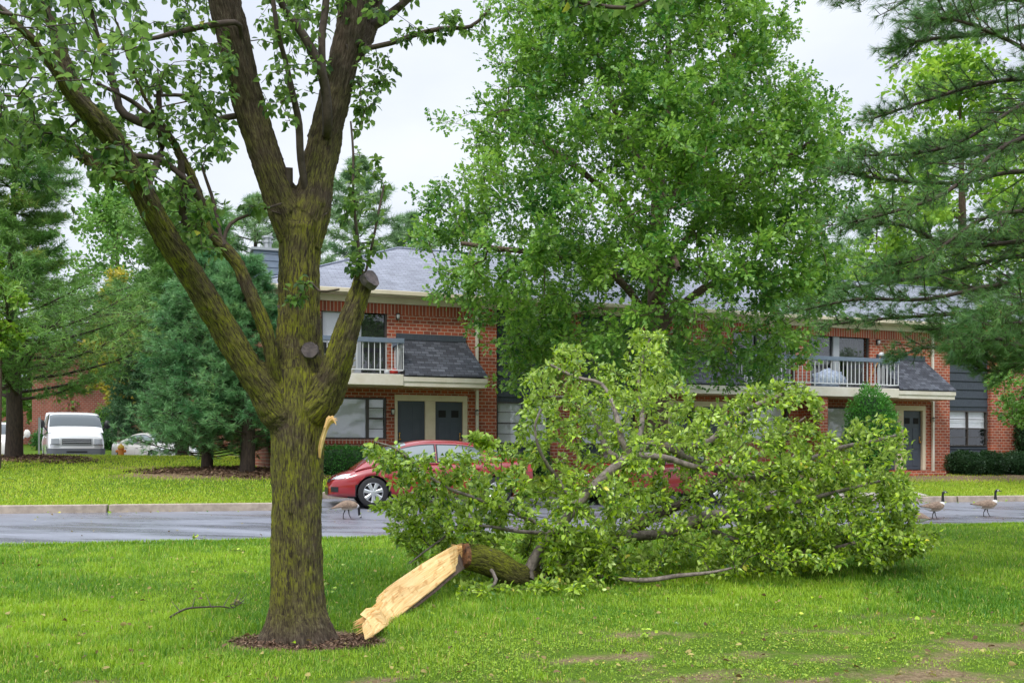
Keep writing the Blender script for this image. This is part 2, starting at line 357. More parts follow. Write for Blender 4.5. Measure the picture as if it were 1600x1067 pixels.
# kerb of the road behind
kb = MB()
for i in range(14):
    xa = -58 + i*3.5; A = []
    for (x, v) in ((xa, 50), (xa+3.46, 50), (xa+3.46, 50.2), (xa, 50.2)): A.append((x, v + KR*x, float(g_xv(x, v))))
    kb.hexa([(a[0],a[1],a[2]-.2) for a in A], [(a[0],a[1],a[2]+.17) for a in A])
tag(kb.build('kerb', M['kerb'], bevel=.015), kind='structure')
# pale concrete strip by the right-hand lawn
xv_grid('path', np.linspace(7.0, 10.9, 10), np.array([21.5, 22.3]), M['concrete'], .03)
# ---------------------------------------------------------------- apartment building
TH = math.atan(.36); CT, ST = math.cos(TH), math.sin(TH); OY = 28.1
def bx(px, yl=0.0):                      # where the sight line through column px meets the plane yl of the building
    k = (px - 800) / F; return (k * (OY + yl*CT) + yl*ST) / (CT - k*ST)
def bz(px, py, yl=0.0):
    x = bx(px, yl); Y = OY + x*ST + yl*CT; return CAMZ + (HY - py) / F * Y
FL = 1.08; PENT = -1.1
BLD = empty('apartment_building', (0, OY, 0), TH, 'long two storey red brick apartment block with shingle roof and white edged balconies', 'building')
XL, XR, DEP, ZT = -6.9, 34.0, 9.2, 5.83
# front wall with real openings: list of (x0,x1,z0,z1)
ups0, ups1 = bx(500), bx(604)                 # upper sliding door, left unit
UP_Z0, UP_Z1 = 3.5, 5.62
C2 = bx(1289, PENT)                          # mirror line of the right unit
half = bx(1493, PENT) - C2
def opening(a, b, c, d, **k): return dict(x0=min(a,b), x1=max(a,b), z0=c, z1=d, **k)
W_Z0, W_Z1 = bz(590, 686), bz(590, 621)
wins, doors = [], []
# unit geometry measured from its right end; s=+1 right half, s=-1 mirrored
def unit(c, left_clip=None):
    L = dict(
        d1=(bx(664)-0, bx(621)), )
    return L
A_END = bx(762, PENT)                        # right end of the pent roof of the left unit
off = {k: A_END - bx(px) for k, px in dict(win0=502, wmid=575, win1=604, df0=616.5, d1a=621, d1b=664, d2a=680, d2b=723, df1=730, pierR=762, l1=613, l2=744).items()}
off['balc'] = A_END - bx(630, PENT)
units = [(A_END, 1), (C2 + half, 1), (C2 - half, -1)]
walls = []
open_l = []
def ux(end, s, k): return end - s * off[k]
for ui, (end, s) in enumerate(units):
    open_l.append(opening(ux(end,s,'win0') if ui == 0 else end - s*(half - .55), ux(end,s,'win1'), W_Z0, W_Z1, t='win', u=ui))
    open_l.append(opening(ux(end,s,'df0'), ux(end,s,'df1'), FL-.02, FL+2.17, t='door', u=ui))
    open_l.append(opening(ux(end,s,'win0') - (.0) if ui == 0 else end - s*(half - .3), ux(end,s,'win1') if ui else bx(605), UP_Z0, UP_Z1, t='slide', u=ui))
# siding bays
SB = [(bx(776), bx(862)), (bx(1484), bx(1548))]
SB.append((2*C2 - SB[1][1], 2*C2 - SB[1][0]))
wz0, wz1 = bz(815, 694), bz(815, 628)
for (a, b) in SB:
    open_l.append(opening(a, b, .9, ZT, t='bay', u=9))
open_l.sort(key=lambda o: o['x0'])
# wall as a grid of boxes
TW = .28
def wall_boxes(mb, x0, x1, y0, y1, z0, z1, ops):
    xsb = sorted(set([x0, x1] + [v for o in ops for v in (o['x0'], o['x1'])]))
    for a, b in zip(xsb[:-1], xsb[1:]):
        mid = (a+b)/2; cuts = sorted([(o['z0'], o['z1']) for o in ops if o['x0'] < mid < o['x1']])
        z = z0
        for c, d in cuts:
            if c > z: mb.add([(a,y0,z),(b,y0,z),(b,y0,c),(a,y0,c)], [(0,1,2,3)])
            z = max(z, d)
        if z < z1: mb.add([(a,y0,z),(b,y0,z),(b,y0,z1),(a,y0,z1)], [(0,1,2,3)])
    for o in ops:                                 # reveals
        a, b, c, d = o['x0'], o['x1'], o['z0'], o['z1']
        mb.add([(a,y0,c),(a,y1,c),(a,y1,d),(a,y0,d)], [(0,1,2,3)]); mb.add([(b,y0,c),(b,y1,c),(b,y1,d),(b,y0,d)], [(3,2,1,0)])
        mb.add([(a,y0,d),(b,y0,d),(b,y1,d),(a,y1,d)], [(0,1,2,3)]); mb.add([(a,y0,c),(b,y0,c),(b,y1,c),(a,y1,c)], [(3,2,1,0)])
w = MB(); wall_boxes(w, XL, XR, 0, TW, .3, ZT, open_l)
w.add([(XL,0,.3),(XL,DEP,.3),(XL,DEP,ZT),(XL,0,ZT)], [(3,2,1,0)]); w.add([(XR,0,.3),(XR,DEP,.3),(XR,DEP,ZT),(XR,0,ZT)], [(0,1,2,3)])
w.add([(XL,DEP,.3),(XR,DEP,.3),(XR,DEP,ZT),(XL,DEP,ZT)], [(3,2,1,0)])
w.build('wall', M['brick'], BLD)
w = MB()
sx = [XL] + sorted([v for ab in SB for v in ab]) + [XR]
for i in range(0, len(sx), 2): w.box(sx[i]+.003, sx[i+1]-.003, -.006, .02, ZT-.3, ZT)
w.build('brick_course', M['soldier'], BLD)
# gloomy inside
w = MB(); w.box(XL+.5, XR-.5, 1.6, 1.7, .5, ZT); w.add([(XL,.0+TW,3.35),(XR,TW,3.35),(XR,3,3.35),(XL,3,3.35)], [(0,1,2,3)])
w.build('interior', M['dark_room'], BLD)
# siding in the recessed bays: shallow lapped boards
YB = .16
for (a, b) in SB:
    w = MB(); z = .9; wa, wb, z0, z1 = a + .04, b - .06, wz0, wz1
    while z < ZT:
        z2 = min(z + .30, ZT)
        segs = [(a, b)] if (z2 <= z0 or z >= z1) else [(a, wa), (wb, b)]
        zz = [(z, z2)]
        if z < z0 < z2: zz = [(z, z0)]; segs = [(a, b)]
        for (c, d) in segs:
            for (p, q) in zz: w.hexa([(c,YB-.035,p),(d,YB-.035,p),(d,YB+.1,p),(c,YB+.1,p)], [(c,YB,q),(d,YB,q),(d,YB+.1,q),(c,YB+.1,q)])
        if z < z1 < z2: w.box(a, b, YB-.01, YB+.1, z1, z2)
        z += .30
    w.build('siding', M['siding'], BLD)
    # double window: two sashes with horizontal bars and blinds
    fr = MB(); t = .035; m = (wa + wb) / 2
    fr.box(wa, wb, YB-.06, YB+.04, z0, z0+t); fr.box(wa, wb, YB-.06, YB+.04, z1-t, z1)
    for x in (wa, m - t/2, wb - t): fr.box(x, x+t, YB-.062, YB+.038, z0+t, z1-t)
    zm = (z0+z1)/2
    fr.box(wa+t, m-t/2, YB-.05, YB, zm-.02, zm+.02); fr.box(m+t/2, wb-t, YB-.05, YB, zm-.02, zm+.02)
    for zz in (z0 + (zm-z0)*.5, zm + (z1-zm)*.52):
        fr.box(wa+t, m-t/2, YB-.04, YB-.02, zz-.009, zz+.009); fr.box(m+t/2, wb-t, YB-.04, YB-.02, zz-.009, zz+.009)
    win = fr.build('window', M['dark_frame'], BLD)
    MB().box(wa+t, wb-t, YB-.012, YB-.006, z0+t, z1-t).build('pane', M['glass'], win)
    bl = MB(); z = z0+.05 if a < 5 else zm+.03
    while z < z1 - .05: bl.add([(wa+t,YB+.05,z),(wb-t,YB+.05,z),(wb-t,YB+.062,z+.082),(wa+t,YB+.062,z+.082)], [(0,1,2,3)]); z += .08
    bl.build('blind', M['blind'], win)

def vblind(mb, x0, x1, y, z0, z1, pitch=.085):
    n = int((x1-x0)/pitch)
    for i in range(n):
        a = x0 + i*pitch; mb.add([(a,y+.02,z0),(a+pitch*1.05,y-.004,z0),(a+pitch*1.05,y-.004,z1),(a,y+.02,z1)], [(0,1,2,3)])
for o in open_l:
    a, b, z0, z1 = o['x0'], o['x1'], o['z0'], o['z1']; u = o['u']
    if o['t'] == 'win':
        s = units[u][1]; fr = MB(); t = .045; y0, y1 = .06, .13
        m = ux(units[u][0], s, 'wmid')
        fr.box(a, b, y0, y1, z0, z0+t); fr.box(a, b, y0, y1, z1-t, z1); fr.box(a, a+t, y0-.002, y1-.002, z0+t, z1-t); fr.box(b-t, b, y0-.002, y1-.002, z0+t, z1-t)
        fr.box(m-.04, m+.04, y0-.004, y1, z0+t, z1-t)
        lo, hi = (m+.04, b-t) if s > 0 else (a+t, m-.04)
        zm = (z0+z1)/2; fr.box(lo, hi, y0, y1-.01, zm-.022, zm+.022)
        for zz in (z0+(zm-z0)*.5, zm+(z1-zm)*.5): fr.box(lo, hi, y0+.01, y1-.04, zz-.01, zz+.01)
        win = fr.build('window', M['dark_frame'], BLD)
        MB().box(a+t, b-t, y1+.002, y1+.008, z0+t, z1-t).build('pane', M['glass'], win)
        bl = MB(); vblind(bl, a+t, b-t, .2, z0+t, z1-t); bl.build('blind', M['blind'], win)
        w = MB(); w.box(a-.06, b+.06, -.04, .05, z0-.13, z0-.002); w.build('window_sill', M['soldier'], BLD)
    elif o['t'] == 'slide':
        s = units[u][1]; fr = MB(); t = .05; y0, y1 = .05, .14
        fr.box(a, b, y0, y1, z0, z0+t); fr.box(a, b, y0, y1, z1-t, z1); fr.box(a, a+t, y0-.002, y1-.002, z0+t, z1-t); fr.box(b-t, b, y0-.002, y1-.002, z0+t, z1-t)
        win = fr.build('sliding_door', M['dark_frame'], BLD)
        m = bx(566) if u == 0 else (a + b)/2
        f2 = MB(); f2.box(m-.26, m-.02, y0-.006, y1-.01, z0+t, z1-t); f2.build('door_frame', M['grey_frame'], win)
        MB().box(a+t, b-t, y1+.004, y1+.01, z0+t, z1-t).build('pane', M['glass'], win)
        if u == 0:
            bl = MB(); vblind(bl, a+t, m-.2, .22, z0+t, z1-t, .1); bl.build('blind', M['blind'], win)
            sc = MB(); sc.box(m, b-t, y1+.02, y1+.03, z0+t, z1-t); sc.build('screen', M['screen'], win)
        else:
            cu = MB(); q = .5*(b-a)
            for (c, d, mir) in ((a+t, a+q, 1), (m+.1, b-t, -1)):
                n = 14
                vs_ = []
                for j in range(9):
                    zz = z1 - .05 - (z1-z0-.1)*j/8
                    pinch = 1 - .45*math.exp(-((zz-(z0+.9))/.35)**2)
                    for i in range(n+1):
                        f = i/n; x = c + (d-c)*f*pinch if mir > 0 else d - (d-c)*(1-f)*pinch
                        vs_.append((x, .25 + .03*math.sin(f*22+j*.3), zz))
                cu.add(vs_, [(j*(n+1)+i, j*(n+1)+i+1, (j+1)*(n+1)+i+1, (j+1)*(n+1)+i) for j in range(8) for i in range(n)])
            cu.build('curtain', M['curtain'], win, smooth=True)
    elif o['t'] == 'door':
        end, s = units[u]
        fr = MB(); y0, y1 = -.03, .2
        k = ['df0','d1a','d1b','d2a','d2b','df1']; X = sorted(ux(end,s,q) for q in k)
        fr.box(X[0], X[5], y0, y1, FL+2.03, z1+.03)
        for (c, d) in ((X[0],X[1]),(X[2],X[3]),(X[4],X[5])): fr.box(c, d, y0, y1, FL-.02, FL+2.03)
        fr.build('door_frame', M['cream'], BLD, bevel=.008)
        for di, (c, d) in enumerate(((X[1],X[2]),(X[3],X[4]))):
            right = di == 1
            dm = MB(); dm.box(c, d, .06, .11, FL, FL+2.03)
            wd = d - c; two = (di == 1) if s > 0 else (di == 0)
            # raised panels and sunken fields
            rows = [(.12,.62),(.72,1.42),(1.52,1.9)]
            for ri, (p, q) in enumerate(rows):
                for (f0, f1) in ((.14,.44),(.56,.86)):
                    if two and ri == 2: continue
                    dm.box(c+wd*f0, c+wd*f1, .048, .06, FL+p, FL+q); 
            dr = dm.build('door', M['door'], BLD, bevel=.01)
            if two:
                for (f0, f1) in ((.14,.4),(.6,.86)): MB().box(c+wd*f0, c+wd*f1, .046, .0595, FL+1.58, FL+1.78).build('door_light', M['dark_room'], dr)
            kx = c+.07 if (s > 0 and not right) or False else d-.07
            kn = MB(); kn.box(kx-.012,kx+.012,.045,.0595,FL+.93,FL+1.14); kn.lathe([(0,-.02),(.032,-.01),(.034,.015),(.015,.03),(.015,.058)], 'y', (kx,.0,FL+.95), 12); kn.lathe([(0,.02),(.026,.025),(.026,.058)], 'y', (kx,0,FL+1.12), 12)
            kn.build('door_handle', M['brass'], dr, smooth=True)

# wall lamps
def wall_lamp(x, z):
    b = MB(); b.box(x-.04, x+.04, -.03, 0, z-.09, z+.09); b.tube([(x,-.03,z+.03),(x,-.09,z+.07),(x,-.1,z+.05)], .012, 6); b.lathe([(.0,.1),(.05,.07),(.055,.05)], 'z', (x,-.1,z), 10)
    l = b.build('wall_lamp', M['black'], BLD)
    MB().lathe([(.045,.05),(.05,0),(.03,-.07),(0,-.08)], 'z', (x,-.1,z), 10).build('lamp_shade', M['lamp_glass'], l, smooth=True)
for (end, s) in units:
    for k in ('l1', 'l2'): wall_lamp(ux(end, s, k), FL + 1.72)
wall_lamp(bx(621), bz(621, 495)); wall_lamp(bx(1370), bz(1370, 535))

# pent roofs, balconies
def pent(xa, xb, slant_a, slant_b):
    zt, zb = bz(700, 534), bz(700, 587, PENT)
    lo = PENT - .05
    sa, sb = (.32 if slant_a else 0), (.32 if slant_b else 0)
    vs_ = [(xa, lo, zb), (xb, lo, zb), (xb-sb, -.05, zt), (xa+sa, -.05, zt), (xa, lo, zb-.03), (xb, lo, zb-.03), (xb-sb, -.05, zb-.03), (xa+sa, -.05, zb-.03)]
    o = MB().add(vs_, [(0,1,2,3),(4,7,6,5),(0,4,5,1),(1,5,6,2),(3,7,4,0)]).build('porch_roof', M['pent'], BLD)
    MB().box(xa+sa, xb-sb, -.075, -.006, zt-.0, zt+.17).build('flashing', M['siding'], o)
    return zb
fz1 = bz(650, 587, PENT); fz0 = bz(650, 603.5, PENT)
balc_z0 = bz(590, 601.5, PENT); balc_z1 = bz(590, 584, PENT)
def fascia(xa, xb, ends=(1,1)):
    f = MB(); f.box(xa, xb, PENT, PENT+.03, fz0, fz1-.03); f.box(xa-.02, xb+.02, PENT-.03, PENT-.002, fz0+.13, fz1-.032)
    if ends[0]: f.box(xa, xa+.03, PENT+.03, -.004, fz0, fz1-.03)
    if ends[1]: f.box(xb-.03, xb, PENT+.03, -.004, fz0, fz1-.03)
    f.box(xa+.03, xb-.03, PENT+.03, -.004, fz0+.02, fz0+.05)
    return f.build('fascia', M['ivory'], BLD)
def balcony(xa, xb, zh):
    s = MB(); s.box(xa, xb, PENT-.045, -.004, balc_z0, balc_z1); sl = s.build('balcony', M['ivory'], BLD, bevel=.01)
    MB().box(xa+.05, xb-.05, PENT+.05, -.01, balc_z1, balc_z1+.02).build('deck', M['grey_frame'], sl)
    r = MB(); r.box(xa, xb+.02, PENT-.06, PENT+.05, zh-.09, zh+.035)
    for x in (xa+.03, xb-.03): r.box(x-.05, x+.05, PENT+.05, -.01, zh-.09, zh+.03)
    r.build('top_rail', M['rail_blue'], sl, bevel=.006)
    b = MB(); z0 = balc_z1+.02; b.box(xa, xb, PENT-.02, PENT+.01, z0+.08, z0+.11)
    n = int((xb-xa)/.155)
    for i in range(n+1):
        x = xa + (xb-xa)*i/n; th = .017 if i % 8 else .028
        b.box(x-th/2, x+th/2, PENT-.012-th/4, PENT+.004+th/4, z0 if not i % 8 else z0+.11, zh-.09)
    for x in (xa+.02, xb-.02):
        b.box(x-.012, x+.012, PENT+.05, -.01, z0+.08, z0+.11)
        for k in range(1, 7): y = PENT + k*(-PENT)/7; b.box(x-.009, x+.009, y-.009, y+.009, z0+.11, zh-.09)
    b.build('baluster', M['white'], sl)
ZR = bz(600, 530, PENT)
bxe = ux(A_END, 1, 'balc')
balcony(XL+.25, bxe, ZR); pent(bxe+.05, A_END, 0, 1); fascia(bxe+.004, A_END-.03)
bw = half - off['balc']
balcony(C2 - bw, C2 + bw, ZR)
pent(C2+bw+.05, C2+half, 0, 1); fascia(C2+bw+.004, C2+half-.03)
pent(C2-half, C2-bw-.05, 1, 0); fascia(C2-half+.03, C2-bw-.004)
# porch brick pier, plinth steps, downpipes
w = MB(); w.box(C2-.16, C2+.16, PENT+.06, -.002, .7, balc_z0-.002); w.build('pier', M['brick'], BLD); w = MB()
pA = (XL+.1); w.box(pA, pA+.34, PENT+.06, -.002, .7, balc_z0-.002); w.build('pier', M['brick'], BLD)
for (end, s) in units:
    x0, x1 = sorted((end - s*.35, end - s*(off['df0']+.2)))
    MB().box(x0, x1, -1.05, -.003, .7, FL-.04).build('door_step', M['brick'], BLD)
def downpipe(x, ylow):
    d = MB(); d.box(x-.04, x+.04, -.09, -.01, fz1+.1, ZT+.05); d.box(x-.04, x+.04, ylow-.09, ylow-.01, .9, fz0-.004)
    d.build('downpipe', M['ivory'], BLD, bevel=.008)
for (end, s) in units: downpipe(end + s*.02, -.02)
for (end, s) in units:
    d = MB(); d.box(end - s*.13-.05, end - s*.13+.05, PENT+.04, PENT+.14, .75, fz0-.003)
downp = None
# roof: hip roof
EV = .42; ze = 6.12; rz = 8.36; yr = 4.5
rx0 = -2.4; rx1 = XR - 4.6
r = MB()
L, Rr, Fy, By = XL-EV, XR+EV, -EV, 2*yr+EV
r.add([(L,Fy,ze),(Rr,Fy,ze),(rx1,yr,rz),(rx0,yr,rz)], [(0,1,2,3)]); r.add([(L,By,ze),(Rr,By,ze),(rx1,yr,rz),(rx0,yr,rz)], [(3,2,1,0)])
rf = r.build('roof', M['shingle'], BLD)
MB().add([(L,Fy,ze),(L,By,ze),(rx0,yr,rz)], [(0,2,1)]).build('hip_end', M['shingle_side'], rf); r = MB(); r.add([(Rr,Fy,ze),(Rr,By,ze),(rx1,yr,rz)], [(0,1,2)])
r.build('hip_end', M['shingle_side'], rf)
r = MB(); r.tube([(rx0,yr,rz+.01),(rx1,yr,rz+.01)], .05, 6); r.tube([(L,Fy,ze+.01),(rx0,yr,rz+.01)], .04, 6); r.build('ridge_cap', M['shingle_side'], rf)
g_ = MB(); g_.box(L-.02, Rr+.02, Fy-.09, Fy-.002, ze-.13, ze-.01); g_.box(L-.09, L-.022, Fy-.09, By, ze-.13, ze-.01); g_.build('gutter', M['cream'], rf, bevel=.015)
s_ = MB(); s_.box(L, Rr, Fy, By, ze-.15, ze-.1); s_.box(L+.15, Rr-.15, -.09, -.004, ZT-.02, ze-.15); s_.build('soffit', M['cream'], rf)
# chimney with a metal flue, on the left slope
cx = bx(418, 3.4); cy = 3.4
cz = lambda py: bz(418, py, 3.4)
c = MB(); zc = 6.2
while zc < cz(394)-.02:
    z2 = min(zc+.2, cz(394)-.02); c.hexa([(cx-.45,cy-.35,zc),(cx+.45,cy-.35,zc),(cx+.45,cy+.4,zc),(cx-.45,cy+.4,zc)], [(cx-.43,cy-.33,z2),(cx+.43,cy-.33,z2),(cx+.43,cy+.38,z2),(cx-.43,cy+.38,z2)]); zc += .2
ch = c.build('chimney', M['rail_blue'], rf)
MB().box(cx-.5, cx+.5, cy-.4, cy+.45, cz(394)-.02, cz(394)+.05).build('chimney_cap', M['grey_frame'], ch)
zf = cz(394)+.05; fl = MB(); fl.lathe([(.12,zf),(.12,zf+.22),(.16,zf+.22),(.16,zf+.27),(.11,zf+.27),(.11,zf+.36),(.17,zf+.36),(.17,zf+.42),(0,zf+.46)], 'z', (cx,cy,0), 16); fl.build('flue', M['metal'], ch, smooth=False)

# things on the balconies
def W(x, y, z): return (x*CT - y*ST, OY + x*ST + y*CT, z)
dz = balc_z1 + .02
x = bx(546, PENT+.3); t = empty('planter', W(x, PENT+.3, dz), TH, 'small pale plant pot with a wilted plant behind the left balcony railing', 'plant pot')
MB().lathe([(0,0),(.12,0),(.15,.16),(.17,.16),(.17,.19),(.14,.19),(.13,.15),(0,.14)], n=16).build('pot', M['ivory'], t)
q = MB()
for i in range(26):
    a = rng.uniform(0, 6.28); h = rng.uniform(.15,.5); e = np.array([math.cos(a)*.16, math.sin(a)*.16, .15+h])
    q.tube([(0,0,.12), (e[0]*.4, e[1]*.4, .15+h*.6), tuple(e)], [.005,.005,.02], 4)
q.build('foliage', leaf_mat('dry_leaf', (.25,.2,.03), (.4,.28,.05)), t)
x = bx(612, PENT+.35); t = empty('toy', W(x, PENT+.3, dz), TH, 'small red and white toy left on the left balcony floor', 'toy')
MB().lathe([(0,0),(.1,.02),(.12,.08),(.08,.15),(0,.17)], c=(.05,0,0), n=12).build('body', mat('toy_red', (.5,.03,.02), .5), t, smooth=True)
MB().lathe([(0,0),(.07,.02),(.08,.08),(0,.15)], c=(-.14,0,0), n=10).build('head', M['white'], t, smooth=True)
x = bx(515, PENT+.6); t = empty('chair', W(x, PENT+.55, dz), TH+.5, 'dark folding chair behind the left balcony railing', 'chair')
for (a, b_) in (((-.2,-.2),(-.2,.2)), ((.2,-.2),(.2,.2))): MB().tube([(a[0],-.22,0),(a[0],.2,.45),(a[0],.26,.85)], .014, 6).tube([(a[0],.22,0),(a[0],-.2,.44)], .014, 6).build('leg', M['metal'], t)
MB().box(-.2,.2,-.2,.2,.43,.46).build('seat', M['black'], t); MB().box(-.2,.2,.2,.24,.55,.85).build('backrest', M['black'], t)
x = bx(1295, PENT+.4)
vv = []; ff = []
n1, n2 = 18, 12
for j in range(n2+1):
    for i in range(n1):
        a = 2*math.pi*i/n1; ph = math.pi*j/n2; p = Vector((math.cos(a)*math.sin(ph), math.sin(a)*math.sin(ph), math.cos(ph)))
        d = 1 + .28*mnoise.noise(p*2.2) + .12*mnoise.noise(p*6)
        vv.append((p.x*.62*d, p.y*.3*d, max(.0, .26 + p.z*.3*d)))
ff = [(j*n1+i, j*n1+(i+1)%n1, (j+1)*n1+(i+1)%n1, (j+1)*n1+i) for j in range(n2) for i in range(n1)]
o = mesh_obj('plastic_bundle', vv, ff, mat('clear_plastic', (.55,.62,.75), .15, (.25,.3,.4), 9, bump=1, bscale=14), smooth=True)
o.location = W(x, PENT+.4, dz); o.rotation_euler.z = TH; tag(o, 'crumpled bluish plastic wrapped bundle behind the right balcony railing', 'bundle')
x = bx(1372, PENT+.2); t = empty('broom', W(x, PENT+.2, dz), TH, 'wooden broom leaning on the right balcony railing with its pale head up', 'broom')
MB().tube([(-.28,.3,0),(.13,0,1.08)], .016, 6).build('handle', mat('broom_wood', (.5,.27,.1), .6), t)
MB().lathe([(0,1.05),(.09,1.07),(.1,1.12),(.05,1.17),(0,1.18)], c=(.14,0,0), n=12).build('head', M['white'], t)

# ---------------------------------------------------------------- brick building far behind, left
def back_building(x0, Y0, L, H, label, ang=.1, wins=()):
    z = ground(x0 + L/2, Y0) - .3
    t = empty('brick_building', (x0, Y0, z), ang, label, 'building')
    w = MB(); w.box(0, L, 0, 8, 0, H); w.build('wall', M['brick_far'], t)
    r = MB(); r.add([(-.4,-.4,H),(L+.4,-.4,H),(L+.4,8.4,H),(-.4,8.4,H),(3.5,4,H+2),(L-3.5,4,H+2)], [(0,1,5,4),(1,2,5),(2,3,4,5),(3,0,4)]); r.box(-.42, L+.42, -.42, 8.42, H-.16, H-.005, 0); r.build('roof', M['shingle_side'], t)
    for (x, zz) in wins:
        f = MB().box(x, x+1.3, -.05, -.002, zz, zz+1.3).build('window', M['dark_frame'], t)
        MB().box(x+.08, x+.61, -.06, -.052, zz+.08, zz+1.22).box(x+.69, x+1.22, -.06, -.052, zz+.08, zz+1.22).build('pane', mat('pane_dark', (.06,.07,.08), .15), f)
back_building(-26.5, 53, 12.5, 6.3, 'distant two storey red brick building behind the white van and dark spruce', .18, ((7,3.6),))
back_building(-46, 60, 17, 3.6, 'distant low brick building with dark windows behind the leftmost pine', .0, ((2,1),(5.5,1),(9,1),(12.8,1)))

# thin signpost and hydrant on the far lawn
def gz(X, Y): return ground(X, Y)
Yp = 33.0; Xp = (61-800)/F*Yp
t = empty('sign_post', (Xp, Yp, gz(Xp, Yp)), 2.0, 'thin grey signpost seen edge on beside the white van', 'signpost')
MB().box(-.03,.03,-.03,.03,-.1,1.75).build('post', M['metal'], t); MB().box(-.22,.22,-.045,-.032,1.2,1.8).build('sign_plate', M['metal'], t)
Yp = 31.5; Xp = (189-800)/F*Yp
t = empty('hydrant', (Xp, Yp, gz(Xp, Yp)-.05), 0, 'small yellow hydrant with orange cap on the lawn left of the silver sedan', 'hydrant')
yel = mat('hydrant_yellow', (.7,.45,.05), .5); ora = mat('hydrant_orange', (.75,.25,.05), .5)
MB().lathe([(.13,0),(.13,.04),(.09,.05),(.09,.32),(.11,.33),(.11,.36)], n=16).build('body', ora, t, smooth=False)
MB().lathe([(.11,.36),(.1,.42),(.05,.47),(.02,.48),(.02,.52),(0,.52)], n=16).build('cap', yel, t)
MB().lathe([(0,-.16),(.05,-.16),(.05,-.08)], 'x', (0,0,.26), 10).build('nozzle', ora, t); MB().lathe([(.05,.08),(.05,.16),(0,.16)], 'x', (0,0,.26), 10).build('nozzle', ora, t)
# ---------------------------------------------------------------- foliage tools
def nrm(v): return v / np.maximum(np.linalg.norm(v, axis=-1, keepdims=True), 1e-9)
def set_tint(o, vals_per_item, verts_per_item):
    a = o.data.attributes.new('tint', 'FLOAT', 'POINT')
    a.data.foreach_set('value', np.repeat(np.clip(vals_per_item, 0, 1), verts_per_item).astype(np.float32))

LEAF6 = np.array([(0,0,0),(.3,-.5,.10),(.3,0,0),(.3,.5,.10),(.68,-.38,.03),(.68,0,-.06),(.68,.38,.03),(1,0,-.16)])   # along, across, up
LEAF6_F = [(0,2,1),(0,3,2),(1,2,5),(1,5,4),(2,3,6),(2,6,5),(4,5,7),(5,6,7)]
LEAF4 = np.array([(0,0,0),(.45,-.5,.08),(1,0,-.08),(.45,.5,.08)]); LEAF4_F = [(0,1,2),(0,2,3)]
OAKL = np.array([(0,0,0),(.35,-.55,.05),(.42,-.12,0),(.7,-.5,0),(1,0,-.1),(.7,.5,0),(.42,.12,0),(.35,.55,.05)])
OAKL_F = [(0,1,2),(2,3,4),(2,4,6),(4,5,6),(0,2,6),(0,6,7)]
def leaves(name, pos, along, size, width, mat_, parent, tmpl=LEAF4, tf=LEAF4_F, tint=None, roll=1.0, curl=0.0, up=None):
    n = len(pos); al = nrm(along)
    ref = np.tile([0, 0, 1.0], (n, 1)) if up is None else up
    ref = ref + rng.normal(0, .45 * roll, (n, 3))
    side = nrm(np.cross(al, ref)); nn = np.cross(side, al)
    sz = size if hasattr(size, '__len__') else np.full(n, size)
    T = tmpl
    cu = (1 + rng.normal(0, .5, n) * 1.0)[:, None, None]
    tz = T[None, :, 2:3] * cu
    V = pos[:, None, :] + sz[:, None, None] * (T[None, :, 0:1] * al[:, None, :] + T[None, :, 1:2] * width * side[:, None, :] + tz * nn[:, None, :])
    k = len(T); fa = np.array(tf)
    Fc = (fa[None] + (np.arange(n) * k)[:, None, None]).reshape(-1, 3)
    o = mesh_obj(name, V.reshape(-1, 3), Fc, mat_, parent)
    if tint is None: tint = rng.random(n)
    set_tint(o, tint, k); return o

def needles(name, pos, dirs, nper, length, width, mat_, parent, spread=.9, tint=None, droop=0.0, jit=.25):
    n = len(pos); N = n * nper
    p = np.repeat(pos, nper, 0); d = np.repeat(nrm(dirs), nper, 0)
    r = nrm(rng.normal(0, 1, (N, 3))); dd = nrm(d * (1 - spread * rng.random((N, 1)) * .55) + r * spread); dd[:, 2] -= droop * rng.random(N)
    L = length * (1 + rng.uniform(-jit, jit, (N, 1)))
    s = nrm(np.cross(dd, nrm(rng.normal(0, 1, (N, 3))))) * width
    base = p - d * length * .4 * rng.random((N, 1))
    V = np.stack([base - s * .5, base + s * .5, base + dd * L], 1).reshape(-1, 3)
    Fc = np.arange(N * 3).reshape(-1, 3)
    o = mesh_obj(name, V, Fc, mat_, parent)
    t = rng.random(n) if tint is None else tint
    set_tint(o, np.repeat(t, nper) + rng.normal(0, .06, N), 3); return o

